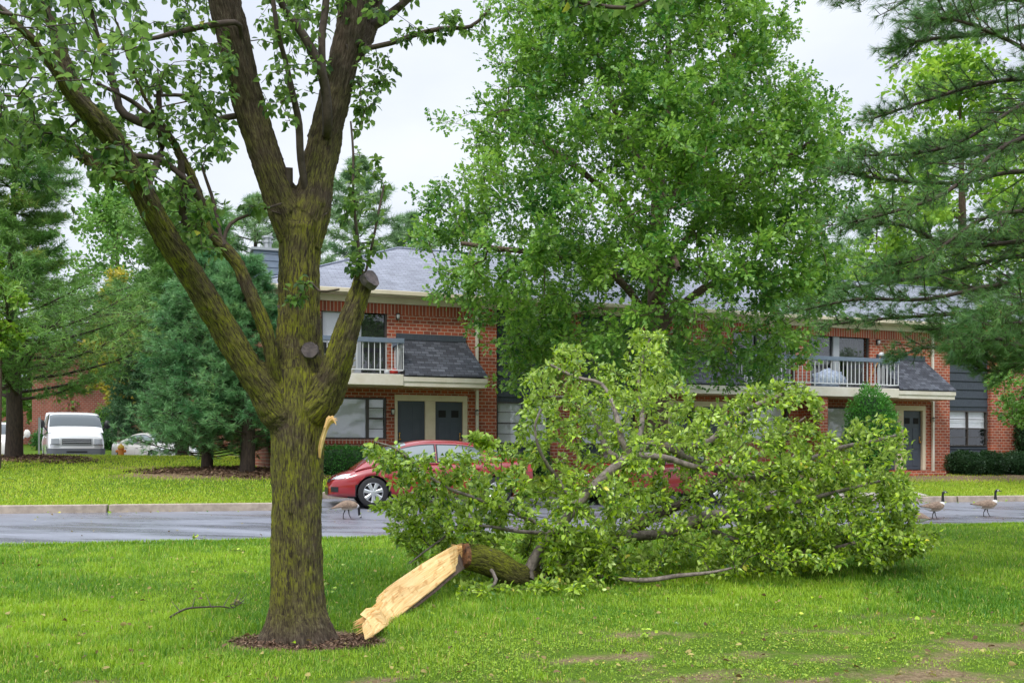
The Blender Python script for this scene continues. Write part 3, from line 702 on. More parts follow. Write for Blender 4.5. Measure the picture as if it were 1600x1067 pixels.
class Tree:
    """a skeleton of nodes: given limbs plus branches grown from it to every target point"""
    def __init__(s): s.p = []; s.par = []; s.rmin = []; s.kids = []; s.paths = []
    def limb(s, pts, rs, start=None, sub=3):
        pts = [np.asarray(p, float) for p in pts]
        if start is not None: pts = [s.p[start]] + pts; rs = [min(s.rmin[start], rs[0])] + list(rs)
        P_, R_ = [], []
        for i in range(len(pts) - 1):
            a, b, c, d = pts[max(i-1,0)], pts[i], pts[i+1], pts[min(i+2, len(pts)-1)]
            for k in range(sub):
                t = k / sub
                P_.append(.5*((2*b) + (-a+c)*t + (2*a-5*b+4*c-d)*t*t + (-a+3*b-3*c+d)*t**3)); R_.append(rs[i]*(1-t)+rs[i+1]*t)
        P_.append(pts[-1]); R_.append(rs[-1])
        ids = []
        for i, (p, r) in enumerate(zip(P_, R_)):
            if start is not None and i == 0: ids.append(start); continue
            s.p.append(p); s.rmin.append(r); s.par.append(ids[-1] if ids else -1); ids.append(len(s.p) - 1)
        s.paths.append(ids); return ids
    def near(s, q, ids=None):
        A = np.array(s.p); d = np.linalg.norm(A - np.asarray(q), axis=1)
        if ids is not None: m = np.full(len(d), 1e9); m[ids] = 0; d = d + m
        return int(d.argmin())
    def grow(s, targets, seg=.25, lift=.15, jit=.06, skip=0.0, pull=None, minr=0):
        n0 = len(s.p); cap = n0 + len(targets) * 14 + 10
        A = np.empty((cap, 3)); A[:n0] = np.array(s.p); n = n0
        T = np.array(targets)
        d0 = np.full(len(T), 1e9)
        for i in range(0, n0, 1): d0 = np.minimum(d0, np.linalg.norm(T - A[i], axis=1))
        order = np.argsort(d0); tips = []
        rm = np.zeros(cap); rm[:n0] = s.rmin
        for ti in order:
            t = T[ti]; dv = A[:n] - t; d = np.einsum('ij,ij->i', dv, dv)
            j = int(d.argmin()); dist = math.sqrt(d[j])
            if dist < 1e-3: continue
            a = A[j].copy(); m = max(1, min(12, int(dist / seg)))
            ids = [j]; base_t = (a - A[s.par[j]]) if s.par[j] >= 0 else (t - a); base_t = base_t / (np.linalg.norm(base_t) + 1e-9)
            ctrl = a + base_t * dist * .35 + np.array([0, 0, lift * dist])
            for k in range(1, m + 1):
                u = k / m; p = a*(1-u)**2 + 2*ctrl*u*(1-u) + t*u*u
                if k < m: p = p + rng.normal(0, jit * seg, 3)
                A[n] = p; s.p.append(p); s.rmin.append(0); s.par.append(ids[-1]); ids.append(n); n += 1
            s.paths.append(ids); tips.append(ids)
        return tips
    def radii(s, tip=.004, ex=.45, cap=None):
        n = len(s.p); w = np.zeros(n); child = np.zeros(n, int)
        for i in range(n):
            if s.par[i] >= 0: child[s.par[i]] += 1
        for i in range(n - 1, -1, -1):
            if child[i] == 0: w[i] += 1
            if s.par[i] >= 0: w[s.par[i]] += w[i]
        r = tip * w ** ex; s.r = np.where(np.array(s.rmin) > 0, np.array(s.rmin), r)
        if cap: s.r = np.where(np.array(s.rmin) > 0, s.r, np.minimum(s.r, cap))
        for ids in s.paths:
            for a, b in zip(ids[:-1], ids[1:]):
                if s.rmin[b] == 0: s.r[b] = min(s.r[b], s.r[a] * .92)
        return s.r
    def mesh(s, name, mat_, parent, nside=(5, 3), thr=.02, paths=None, minr=0.0):
        V, Fq = [], []; b = 0
        for ids in (paths or s.paths):
            if len(ids) < 2: continue
            pts = np.array([s.p[i] for i in ids]); r = np.array([s.r[i] for i in ids]); 
            if ids[0] >= 0 and s.rmin[ids[1]] == 0: r[0] = r[1] * 1.05
            if r.max() < minr: continue
            n = nside[0] if r.max() > thr else nside[1]
            t = nrm(np.gradient(pts, axis=0)); up = np.array([0, 0, 1.0]) if abs(t[0, 2]) < .8 else np.array([1.0, 0, 0])
            q = nrm(np.cross(t, up)); w_ = np.cross(q, t); a = 2*np.pi*np.arange(n)/n
            ring = pts[:, None] + r[:, None, None] * (np.cos(a)[None, :, None]*q[:, None] + np.sin(a)[None, :, None]*w_[:, None])
            V.append(ring.reshape(-1, 3)); k = len(ids)
            i = (np.arange(k-1)[:, None]*n + np.arange(n)[None, :]).ravel(); i2 = (np.arange(k-1)[:, None]*n + (np.arange(n)[None, :]+1) % n).ravel()
            Fq.append(np.stack([i, i2, i2+n, i+n], 1) + b); b += k*n
        return mesh_obj(name, np.concatenate(V), np.concatenate(Fq), mat_, parent, smooth=True)

def inpoly(px, py, poly):
    c = np.zeros(len(px), bool); n = len(poly); j = n - 1
    for i in range(n):
        xi, yi = poly[i]; xj, yj = poly[j]
        cond = ((yi > py) != (yj > py)) & (px < (xj - xi) * (py - yi) / ((yj - yi) + 1e-12) + xi)
        c ^= cond; j = i
    return c
def sample_poly(poly, n):
    P_ = np.array(poly); lo, hi = P_.min(0), P_.max(0); out = np.zeros((0, 2))
    while len(out) < n:
        q = rng.uniform(lo, hi, (n*2, 2)); out = np.concatenate([out, q[inpoly(q[:, 0], q[:, 1], poly)]])
    return out[:n]
def tip_leaves(tr, tips, per, spread, size, ratio=.75, forward=.5, droop=.2, along_n=2, szj=.2):
    """leaf positions and directions in clusters round the ends of the grown twigs"""
    pos, al = [], []
    for ids in tips:
        e = np.array(tr.p[ids[-1]]); a = np.array(tr.p[ids[-2]]); d = nrm(e - a)
        m = len(ids); 
        for k in range(per):
            u = rng.random() ** 1.3; 
            if m > 3 and k % 3 == 0: i = rng.integers(max(1, m//2), m); base = np.array(tr.p[ids[i]])
            else: base = e - (e - a) * u
            rr = rng.normal(0, 1, 3); rr /= np.linalg.norm(rr)
            dirn = d * forward + rr; dirn[2] -= droop
            pos.append(base + rr * spread * rng.random()); al.append(dirn)
    return np.array(pos), np.array(al)

# bark on a surface with a stored grain direction
def bark_mat(name, c1, c2, crack, moss=None, mz=(2.0, 4.2), mlow=(.05, .5), along=12, across=85):
    m = bpy.data.materials.new(name); m.use_nodes = True; t = m.node_tree; b = t.nodes['Principled BSDF']; b.inputs['Roughness'].default_value = .9; b.inputs['Specular IOR Level'].default_value = .2
    at = t.nodes.new('ShaderNodeAttribute'); at.attribute_name = 'grain'; mp = t.nodes.new('ShaderNodeMapping'); mp.inputs['Scale'].default_value = (across, across, along)
    t.links.new(at.outputs['Vector'], mp.inputs[0])
    n = t.nodes.new('ShaderNodeTexNoise'); n.inputs['Scale'].default_value = 1; n.inputs['Detail'].default_value = 9; n.inputs['Roughness'].default_value = .72; n.inputs['Distortion'].default_value = .9; t.links.new(mp.outputs[0], n.inputs[0])
    c = t.nodes.new('ShaderNodeValToRGB'); e = c.color_ramp.elements; e[0].position = .36; e[0].color = (*crack, 1); e[1].position = .68; e[1].color = (*c2, 1); x = e.new(.5); x.color = (*c1, 1)
    t.links.new(n.outputs[0], c.inputs[0]); out = c.outputs[0]
    if moss:
        tc = t.nodes.new('ShaderNodeTexCoord'); sp = t.nodes.new('ShaderNodeSeparateXYZ'); t.links.new(tc.outputs['Object'], sp.inputs[0])
        mr = t.nodes.new('ShaderNodeMapRange'); mr.inputs[1].default_value = mz[0]; mr.inputs[2].default_value = mz[1]; mr.inputs[3].default_value = .62; mr.inputs[4].default_value = 0; t.links.new(sp.outputs[2], mr.inputs[0])
        m0 = t.nodes.new('ShaderNodeMapRange'); m0.inputs[1].default_value = mlow[0]; m0.inputs[2].default_value = mlow[1]; t.links.new(sp.outputs[2], m0.inputs[0])
        n2 = t.nodes.new('ShaderNodeTexNoise'); n2.inputs['Scale'].default_value = 3.5; n2.inputs['Detail'].default_value = 7; n2.inputs['Roughness'].default_value = .7; t.links.new(tc.outputs['Object'], n2.inputs[0])
        m2 = t.nodes.new('ShaderNodeMapRange'); m2.inputs[1].default_value = .36; m2.inputs[2].default_value = .6; t.links.new(n2.outputs[0], m2.inputs[0])
        m3 = t.nodes.new('ShaderNodeMapRange'); m3.inputs[1].default_value = .43; m3.inputs[2].default_value = .58; t.links.new(n.outputs[0], m3.inputs[0])
        o_ = mr.outputs[0]
        for q in (m0.outputs[0], m2.outputs[0], m3.outputs[0]):
            mu = t.nodes.new('ShaderNodeMath'); mu.operation = 'MULTIPLY'; t.links.new(o_, mu.inputs[0]); t.links.new(q, mu.inputs[1]); o_ = mu.outputs[0]
        mg = t.nodes.new('ShaderNodeMath'); mg.operation = 'MULTIPLY'; mg.use_clamp = True; mg.inputs[1].default_value = 1.9; t.links.new(o_, mg.inputs[0])
        mx = t.nodes.new('ShaderNodeMix'); mx.data_type = 'RGBA'; t.links.new(mg.outputs[0], mx.inputs['Factor']); t.links.new(out, mx.inputs[6]); mx.inputs[7].default_value = (*moss, 1); out = mx.outputs[2]
    t.links.new(out, b.inputs['Base Color'])
    bp = t.nodes.new('ShaderNodeBump'); bp.inputs['Strength'].default_value = 1; bp.inputs['Distance'].default_value = .02; t.links.new(n.outputs[0], bp.inputs['Height']); t.links.new(bp.outputs[0], b.inputs['Normal'])
    return m
M['bark'] = bark_mat('mossy_bark', (.085,.06,.042), (.17,.145,.10), (.033,.028,.019), moss=(.25,.255,.022), mz=(3.0, 5.2))
M['bark_fallen'] = bark_mat('fallen_bark', (.13,.10,.075), (.24,.20,.16), (.04,.03,.02))
M['moss_bark'] = bark_mat('moss_bark', (.10,.09,.03), (.18,.17,.05), (.02,.017,.01), moss=(.30,.33,.02), mz=(1.8, 2.6), mlow=(.16, .34))
M['twig'] = mat('twig_bark', (.045,.03,.022), .85, (.09,.065,.05), 20)
M['twig_grey'] = mat('twig_grey', (.09,.07,.055), .75, (.27,.225,.19), 14, bump=.4, bscale=60)
M['trunk_dark'] = mat('trunk_bark', (.035,.025,.02), .9, (.08,.055,.04), 6, stretch=(4,4,1), bump=.8, bscale=20)
M['trunk_oak'] = mat('oak_bark', (.09,.055,.04), .9, (.16,.11,.08), 6, stretch=(4,4,1), bump=.8, bscale=20)

def solid_limbs(tr, paths, name, mat_, parent, voxel=.014, ridge=.012, flare=None, shape=None):
    """weld the thick limbs into one skin, give it ridged bark and a stored grain direction"""
    mb = MB()
    for ids in paths:
        mb.tube([tr.p[i] for i in ids], [tr.rr[i] for i in ids], 14)
        for e in (ids[0], ids[-1]): pass
    me = bpy.data.meshes.new('tmp'); me.from_pydata(mb.v, [], mb.f); o = bpy.data.objects.new(name, me); scn.collection.objects.link(o)
    md = o.modifiers.new('r', 'REMESH'); md.mode = 'VOXEL'; md.voxel_size = voxel
    m2 = o.modifiers.new('s', 'SMOOTH'); m2.iterations = 10; m2.factor = .6
    dg = bpy.context.evaluated_depsgraph_get(); dg.update(); me2 = bpy.data.meshes.new_from_object(o.evaluated_get(dg)); o.modifiers.clear(); o.data = me2; me2.name = name; bpy.data.meshes.remove(me)
    n = len(me2.vertices); co = np.empty(n*3); me2.vertices.foreach_get('co', co); co = co.reshape(-1, 3)
    no = np.empty(n*3); me2.vertices.foreach_get('normal', no); no = no.reshape(-1, 3)
    best = np.full(n, 1e9); gr = np.zeros((n, 3)); S0 = 0.0
    for pi, ids in enumerate(paths):
        s_acc = pi * 3.7
        for a, b in zip(ids[:-1], ids[1:]):
            A, B = np.array(tr.p[a]), np.array(tr.p[b]); ab = B - A; L = np.linalg.norm(ab)
            if L < 1e-6: continue
            tt = np.clip(((co - A) @ ab) / (L*L), 0, 1); q = A + tt[:, None]*ab; dv = co - q
            d = np.linalg.norm(dv, axis=1) / (tr.rr[a]*(1-tt) + tr.rr[b]*tt)
            m = d < best; best[m] = d[m]
            u = ab / L; ref = np.array([0.3, 1, 0.1]); e1 = np.cross(u, ref); e1 /= np.linalg.norm(e1); e2 = np.cross(u, e1)
            gr[m, 0] = dv[m] @ e1; gr[m, 1] = dv[m] @ e2; gr[m, 2] = s_acc + tt[m]*L
            s_acc += L
    disp = np.zeros(n)
    for i in range(n):
        g = gr[i]; v1 = mnoise.noise(Vector((g[0]*38, g[1]*38, g[2]*5))); v2 = mnoise.noise(Vector((g[0]*9, g[1]*9, g[2]*2.5+7)))
        v3 = mnoise.noise(Vector((g[0]*70, g[1]*70, g[2]*14)))
        disp[i] = ridge * ((1 - abs(v1)*2.6) * .6 + .5*v3) + .014 * v2 - .010
    co = co + no * disp[:, None]
    if shape: co = shape(co, no)
    me2.vertices.foreach_set('co', co.ravel()); 
    a = me2.attributes.new('grain', 'FLOAT_VECTOR', 'POINT'); a.data.foreach_set('vector', gr.ravel().astype(np.float32))
    me2.materials.clear(); me2.materials.append(mat_); me2.polygons.foreach_set('use_smooth', np.ones(len(me2.polygons), bool)); me2.update()
    if parent: o.parent = parent
    return o
# ---------------------------------------------------------------- the standing tree in front
def L3(pts):                              # (px, py, rpx, Y) -> points, radii
    return [P(a, b, Y) for a, b, r, Y in pts], [r*Y/F for a, b, r, Y in pts]
ft = Tree()
tb = ground(-1.82, 8.28)
trunk = ft.limb(*L3([(470,1006,58,8.28),(469,985,52,8.28),(466,950,46,8.28),(464,880,43,8.28),(464,780,42,8.28),(465,700,44,8.28),(467,640,47,8.28),(469,590,46,8.28),(467,540,39,8.28),(467,480,34,8.28),(468,410,34,8.28),(472,355,38,8.28)]))
j = ft.near(P(468, 395, 8.28))
lead1 = ft.limb(*L3([(446,330,31,8.26),(425,275,28,8.2),(405,215,27,8.15),(388,160,27,8.1),(375,105,27,8.0),(362,50,28,7.95),(350,0,27,7.9),(335,-90,24,7.8),(315,-200,20,7.7),(300,-330,15,7.6),(290,-450,9,7.5)]), start=j)
lead2 = ft.limb(*L3([(486,330,34,8.3),(496,275,29,8.34),(508,215,28,8.4),(522,155,27,8.45),(536,100,25,8.5),(546,50,24,8.55),(553,0,26,8.6),(562,-80,22,8.7),(575,-200,18,8.8),(590,-330,13,8.9),(600,-450,8,9)]), start=j)
lead3 = ft.limb(*L3([(565,70,15,8.7),(578,30,16,8.9),(590,-30,14,9.1),(610,-120,11,9.4),(640,-240,7,9.7)]), start=ft.near(P(536,100,8.5)))
j2 = ft.near(P(468,620,8.28))
limbA = ft.limb(*L3([(440,650,34,8.2),(412,610,27,8.1),(378,560,24.5,7.95),(340,497,23,7.8),(303,437,22,7.6),(268,385,21,7.4),(238,332,20,7.2),(215,285,20,7.05),(188,235,19,6.9),(150,190,18,6.6),(112,150,14,6.4),(85,110,11,6.2),(50,60,8,6.0),(0,20,6,5.8)]), start=j2)
limbA2 = ft.limb(*L3([(165,205,19,6.95),(132,165,15,7.1),(105,110,12,7.3),(80,40,10,7.5),(50,-50,8,7.7),(10,-150,5,7.9)]), start=ft.near(P(200,255,6.95)))
limbA3 = ft.limb(*L3([(160,262,12,7.2),(120,238,11,7.4),(75,205,9,7.6),(30,190,6,7.8),(-40,170,4,8)]), start=ft.near(P(215,285,7.05)))
limbB = ft.limb(*L3([(431,590,12,8.1),(424,545,13,8.0),(410,500,13,7.95),(392,460,13,7.9),(372,415,12,7.85),(348,385,11,7.8),(326,362,10,7.75),(314,315,8.5,7.7),(300,275,8,7.65),(285,248,8,7.6),(262,205,7,7.5),(240,175,6,7.4),(215,130,5,7.3),(190,60,4,7.2),(170,0,3,7.1)]), start=ft.near(P(468,610,8.28)))
stub = ft.limb(*L3([(502,625,34,8.2),(520,590,27,8.12),(533,550,24,8.05),(545,510,21.5,8.0),(558,470,19,7.97),(568,440,17,7.95),(572,426,15,7.95)]), start=ft.near(P(467,650,8.28)))
ids_thick = [trunk, lead1, lead2, lead3, limbA, limbA2, limbA3[:], limbB, stub]
r_in = ft.rmin[:]
# thinner given limbs
def th(pts, q, Yd=None): return ft.limb(*L3(pts), start=ft.near(P(*q)))
t1 = th([(478,300,6,8.2),(470,250,6,8.1),(467,195,6,8.0),(458,150,5,7.9),(447,100,4,7.8),(432,40,4,7.6),(420,-60,3,7.5)], (482,325,8.3))
t2 = th([(512,200,8,8.15),(508,140,8,8.05),(495,95,8,7.95),(472,52,7,7.9),(445,15,6,7.8),(420,-40,5,7.7)], (508,215,8.4))
t2b = th([(503,60,6,8.0),(508,20,6,8.0),(515,-60,5,8)], (505,120,8.1))
t3 = th([(451,300,7,8.2),(452,262,6,8.15)], (452,335,8.26))
t4 = th([(348,185,5,8.1),(335,190,4,8.0),(318,165,3.5,7.9),(290,150,3,7.8),(240,150,2.5,7.7)], (395,180,8.1))
t5 = th([(375,40,4,7.8),(340,38,5,7.7),(280,50,4,7.6),(230,62,3,7.5),(180,60,2,7.4)], (372,90,8.0))
t6 = th([(610,68,4,8.6),(645,56,4,8.6),(690,45,3.5,8.6),(735,42,3,8.6),(765,15,2,8.6)], (545,75,8.5))
t7 = th([(600,30,8,8.8),(625,10,6,8.8),(660,-20,5,8.8),(700,-40,3,8.8)], (575,40,8.8))
t8 = th([(562,398,2.5,7.9),(556,350,2.5,7.9),(552,300,2.2,7.9),(552,240,2,7.9),(548,190,1.5,7.9)], (568,440,7.95))
t9 = th([(582,380,2,7.9),(592,330,2,7.9),(600,290,1.5,7.9)], (568,440,7.95))
t10 = th([(295,285,5,7.55),(250,250,5,7.5),(205,243,4,7.4),(150,235,3,7.3)], (314,315,7.7))
t11 = th([(288,345,6,7.7),(287,300,6,7.6),(282,250,5,7.5)], (326,370,7.75))
t12 = th([(252,240,6,7.6),(250,200,5,7.5),(248,140,4,7.4)], (255,300,7.1))
t13 = th([(335,320,3,7.8),(322,280,2.5,7.8),(316,262,2,7.8)], (348,385,7.8))
t14 = th([(360,350,3,7.8),(400,332,2,7.9),(440,318,1.5,8)], (348,385,7.8))
t15 = th([(195,180,7,7.4),(180,140,6,7.4),(168,100,5,7.4),(150,50,4,7.3),(140,0,3,7.2)], (262,205,7.5))
t16 = th([(215,165,4,7.5),(190,150,3,7.4),(150,130,3,7.3)], (262,205,7.5))
t17 = th([(720,-30,5,6.5),(820,-15,4,6.3),(900,2,4,6.2),(960,12,3,6.1),(1000,8,3,6.1),(1040,-20,2,6.1)], (590,-30,9.1))
t18 = th([(480,440,2,8.0),(500,455,2,7.9),(530,452,1.5,7.85)], (467,480,8.28))
ft.rr = [r*.945 for r in ft.rmin]
tree = empty('standing_tree', (0, 0, 0), 0, 'big forked mossy barked tree with a broken side rising from the brown mulch ring', 'tree')
groots = [rng.uniform(0, 6.28) for _ in range(2)]
def shape(co, no):
    z = co[:, 2] - tb; a = np.arctan2(co[:, 1]-8.28, co[:, 0]+1.82)
    amp = np.clip(1 - z/.42, 0, 1)**2
    lobes = np.maximum(0, np.cos(5*a+.6+z))**2*.9 + np.maximum(0, np.cos(3*a+2.1))**4*.7
    rad = np.stack([np.cos(a), np.sin(a), 0*a], 1); near = (np.hypot(co[:, 0]+1.82, co[:, 1]-8.28) < .6) & (z < .5)
    k = np.where(near, amp*(lobes*.085+.0), 0)
    # seam down the trunk
    zz = co[:, 2]; da = np.angle(np.exp(1j*(a + 1.62))); seam = np.exp(-(da/.05)**2) * ((z > 0) & (z < 1.0))*.02 * near.astype(float)
    k2 = np.where((np.abs(co[:, 0] - P(462,800,8.28)[0]+.0) < .02) & (co[:, 1] < 8.28) & (z < 1.1) & (z > .1), -.016, 0)
    return co + rad*(k + k2)[:, None]
tk = solid_limbs(ft, ids_thick, 'trunk', M['bark'], tree, voxel=.013, ridge=.016, shape=shape)
# sawn knots
def disc(name, c, n, r, mt, par, th_=.02, jag=0):
    n = Vector(n).normalized(); u = n.orthogonal().normalized(); w_ = n.cross(u); mb = MB(); k = 28; vs_ = []
    for q in (0, 1):
        for j_ in range(k):
            a = 2*math.pi*j_/k; rr = r*(1+jag*math.sin(3*a+1)+.03*math.sin(7*a)) * (1 if q else 1.12)
            vs_.append(Vector(c) + u*math.cos(a)*rr + w_*math.sin(a)*rr + n*(th_ if q else -.03))
    mb.add(vs_, [tuple(k+j_ for j_ in range(k))] + [(j_, (j_+1) % k, k+(j_+1) % k, k+j_) for j_ in range(k)])
    return mb.build(name, mt, par)
M['cut'] = mat('sawn_wood', (.07,.055,.06), .85, (.14,.11,.11), 18, bump=.5, bscale=60)
disc('sawn_knot', P(484,547,8.03), (.15,-1,.05), .066, M['cut'], tree, .02)
disc('sawn_knot', P(578,437,7.86), (.75,-.6,.45), .072, M['cut'], tree, .03, .08)
# torn strip of pale wood on the right of the trunk
M['wood'] = bpy.data.materials.new('fresh_wood'); M['wood'].use_nodes = True
def wood_mat(m, ax=2):
    t = m.node_tree; b = t.nodes['Principled BSDF']; b.inputs['Roughness'].default_value = .7
    at = t.nodes.new('ShaderNodeAttribute'); at.attribute_name = 'grain'; mp = t.nodes.new('ShaderNodeMapping'); mp.inputs['Scale'].default_value = (45, 45, 3)
    t.links.new(at.outputs['Vector'], mp.inputs[0]); n = t.nodes.new('ShaderNodeTexNoise'); n.inputs['Scale'].default_value = 1; n.inputs['Detail'].default_value = 5; n.inputs['Distortion'].default_value = .6
    t.links.new(mp.outputs[0], n.inputs[0]); c = t.nodes.new('ShaderNodeValToRGB'); e = c.color_ramp.elements
    e[0].position = .3; e[0].color = (.48,.23,.07,1); e[1].position = .66; e[1].color = (.90,.64,.30,1); x = e.new(.42); x.color = (.80,.48,.18,1)
    t.links.new(n.outputs[0], c.inputs[0])
    mp2 = t.nodes.new('ShaderNodeMapping'); mp2.inputs['Scale'].default_value = (5, 5, 4); t.links.new(at.outputs['Vector'], mp2.inputs[0])
    n2 = t.nodes.new('ShaderNodeTexNoise'); n2.inputs['Scale'].default_value = 2.2; n2.inputs['Detail'].default_value = 6; t.links.new(mp2.outputs[0], n2.inputs[0])
    mr = t.nodes.new('ShaderNodeMapRange'); mr.inputs[1].default_value = .56; mr.inputs[2].default_value = .64; t.links.new(n2.outputs[0], mr.inputs[0])
    mx = t.nodes.new('ShaderNodeMix'); mx.data_type = 'RGBA'; t.links.new(mr.outputs[0], mx.inputs['Factor']); t.links.new(c.outputs[0], mx.inputs[6]); mx.inputs[7].default_value = (.62,.33,.11,1)
    t.links.new(mx.outputs[2], b.inputs['Base Color']); bp = t.nodes.new('ShaderNodeBump'); bp.inputs['Strength'].default_value = .9; bp.inputs['Distance'].default_value = .012
    t.links.new(n.outputs[0], bp.inputs['Height']); t.links.new(bp.outputs[0], b.inputs['Normal'])
wood_mat(M['wood'])
def plank(name, rows, mt, parent, thick, nrmv, cols=9, jag=None):
    """a torn board: rows of (left point, right point); rough face, thickness along nrmv"""
    nv = Vector(nrmv).normalized(); k = len(rows); V = []; G = []; s = 0; prev = None
    for layer in (0, 1):
        s = 0; prev = None
        for i, (a, b) in enumerate(rows):
            a = Vector(a); b = Vector(b); c = (a+b)/2
            if prev is not None: s += (c-prev).length
            prev = c
            for j_ in range(cols):
                f = j_/(cols-1); p = a.lerp(b, f); bow = math.sin(f*math.pi)
                rr = mnoise.noise(Vector((f*5, s*3.0, layer*4.0)))*.014 + mnoise.noise(Vector((f*16, s*2.5, 5)))*.008
                if layer == 0: q = p + nv*(.012*bow + rr)
                else: q = p - nv*(thick*(.25+.75*bow))
                V.append(q); G.append((f*(b-a).length, layer*.1, s))
    n = k*cols; Fc = []
    for i in range(k-1):
        for j_ in range(cols-1):
            a = i*cols+j_; Fc.append((a, a+1, a+1+cols, a+cols)); Fc.append((n+a, n+a+cols, n+a+1+cols, n+a+1))
        Fc.append((i*cols, (i+1)*cols, n+(i+1)*cols, n+i*cols)); e = i*cols+cols-1; Fc.append((e, n+e, n+e+cols, e+cols))
    for j_ in range(cols-1):
        Fc.append((j_, n+j_, n+j_+1, j_+1)); e = (k-1)*cols+j_; Fc.append((e, e+1, n+e+1, n+e))
    mi = [0]*len(Fc); 
    o = mesh_obj(name, V, Fc, mt, parent); a = o.data.attributes.new('grain', 'FLOAT_VECTOR', 'POINT'); a.data.foreach_set('vector', np.array(G, np.float32).ravel())
    return o
def prow(lst, off=(0,0,0)): return [(Vector(P(*a)), Vector(P(*b))) for a, b in lst]
plank('torn_wood', prow([((498,714,8.1),(501,716,8.12)),((497,700,8.06),(503,702,8.1)),((500,685,8.04),(507,688,8.1)),((505,670,8.04),(512,672,8.12)),((508,660,8.05),(517,663,8.12)),((510,653,8.06),(521,661,8.12)),((514,649,8.08),(526,660,8.12)),((518,656,8.08),(524,662,8.12))]), M['wood'], tree, .02, (.4,-1,.1), 5)

for i in range(9):
    f = i/8; a = P(508+4*f, 668-12*f, 8.04); c1 = P(513+6*f, 655-5*f, 8.03); c2 = P(520+8*rng.random(), 650+14*f, 8.03)
    MB().tube([a, c1, c2], [.010, .008, .002], 5).build('splinter', M['wood'], tree)
# canopy: regions in the picture carried out to their own distances
M['leaf_near'] = leaf_mat('pear_leaf', (.022,.07,.012), (.11,.23,.028), (.32,.34,.04), back=(.13,.23,.05), trans=.45, rough=.5)
tg = []
def region(poly, n, f):
    q = sample_poly(poly, n)
    for (x, y) in q: tg.append(P(x, y, f(x, y)))
dY = lambda x, y: 6.75 + 1.5*np.clip(x/400, 0, 1) + rng.uniform(-.55, 1.0)
region([(-160,-140),(330,-140),(350,20),(330,110),(240,180),(130,230),(60,250),(-160,240)], 560, dY)
region([(-60,-200),(220,-200),(230,80),(120,170),(-60,200)], 75, lambda x, y: 4.9+rng.uniform(-.4, .7))
region([(40,190),(300,150),(380,200),(330,260),(250,330),(200,300),(150,270),(40,240)], 130, dY)
region([(170,200),(240,260),(235,330),(180,290),(140,300)], 40, lambda x, y: 7.0+rng.uniform(-.5, .5))
region([(260,300),(330,300),(360,400),(320,410),(260,370)], 32, lambda x, y: 7.6+rng.uniform(-.3, .3))
region([(300,50),(370,60),(370,250),(330,260),(290,200)], 60, lambda x, y: 7.6+rng.uniform(-.5, .5))
region([(400,30),(520,30),(510,110),(460,180),(430,220),(410,160)], 52, lambda x, y: 8.0+rng.uniform(-.5, .5))
region([(400,-150),(700,-150),(640,20),(560,30),(420,40)], 200, lambda x, y: 8.3+rng.uniform(-1, 1))
region([(560,60),(625,80),(630,130),(600,150),(560,230),(555,160)], 34, lambda x, y: 8.3+rng.uniform(-.3, .3))
region([(600,60),(720,15),(770,10),(760,45),(700,55),(640,80)], 26, lambda x, y: 8.6+rng.uniform(-.2, .2))
region([(530,360),(600,340),(600,250),(560,240),(530,300)], 26, lambda x, y: 7.9+rng.uniform(-.25, .2))
region([(540,380),(590,370),(590,420),(550,430)], 14, lambda x, y: 7.85+rng.uniform(-.15, .1))
region([(435,440),(480,430),(495,470),(460,485)], 7, lambda x, y: 7.85+rng.uniform(-.05, .08))
region([(450,340),(350,330),(345,300),(400,310)], 6, lambda x, y: 7.9+rng.uniform(-.1, .1))
region([(800,-60),(1060,-60),(1050,8),(960,18),(870,12)], 34, lambda x, y: 6.15+rng.uniform(-.2, .2))
# unseen top of the crown
for _ in range(260):
    a = rng.uniform(0, 6.28); r = rng.uniform(.2, 2.8); tg.append(np.array([-2.2+r*math.cos(a), 8.2+r*math.sin(a)*.9, rng.uniform(5.9, 9.0)]))
for _ in range(160):
    tg.append(np.array([rng.uniform(-6.0, -3.2), rng.uniform(5.0, 8.5), rng.uniform(3.4, 6.0)]))
tg = [t for t in tg if not (t[1] < 7.6 and t[2] < 2.2)]
tips = ft.grow(tg, seg=.14, lift=.05, jit=.28)
ft.radii(tip=.0028, ex=.42, cap=.02)
thin = [p for p in ft.paths if p not in ids_thick]
ft.mesh('branch', M['twig'], tree, nside=(7, 4), thr=.008, paths=thin)
pos, al = tip_leaves(ft, tips, 9, .05, .07, forward=.4, droop=.55)
leaves('foliage', pos, al, rng.uniform(.045, .078, len(pos)), .68, M['leaf_near'], tree, LEAF6, LEAF6_F, tint=rng.random(len(pos))**1.5*.93 + (rng.random(len(pos)) < .02)*.5)

# ---------------------------------------------------------------- the fallen limb
fl_ = Tree()
butt = fl_.limb(*L3([(722,868,20,10.9),(748,872,23,11.05),(775,882,24,11.2),(800,896,21,11.3),(822,900,17,11.4)]))
j = butt[-1]
A1 = fl_.limb(*L3([(842,862,9,11.45),(868,832,8,11.4),(897,795,7.5,11.35),(930,758,7.5,11.4),(958,732,7.5,11.4),(984,713,7,11.45)]), start=butt[-1])
k1 = A1[-1]
fl_.limb(*L3([(1000,712,6,11.4),(1040,715,5,11.5),(1080,728,5,11.6),(1110,732,4,11.8),(1150,728,3,12.2),(1190,742,3,12.3),(1250,735,3,12.4),(1330,740,2,12.6)]), start=k1)
up = fl_.limb(*L3([(1000,700,7,11.5),(1015,695,7,11.6),(1050,700,8,11.7),(1068,715,7,11.9),(1090,722,6,12.6),(1150,745,5,12.8)]), start=k1)
fl_.limb(*L3([(972,690,5,11.4),(968,670,5,11.45),(960,640,4,11.6),(940,600,3,12.0),(900,590,3,12.1),(860,570,2,12.1)]), start=k1)
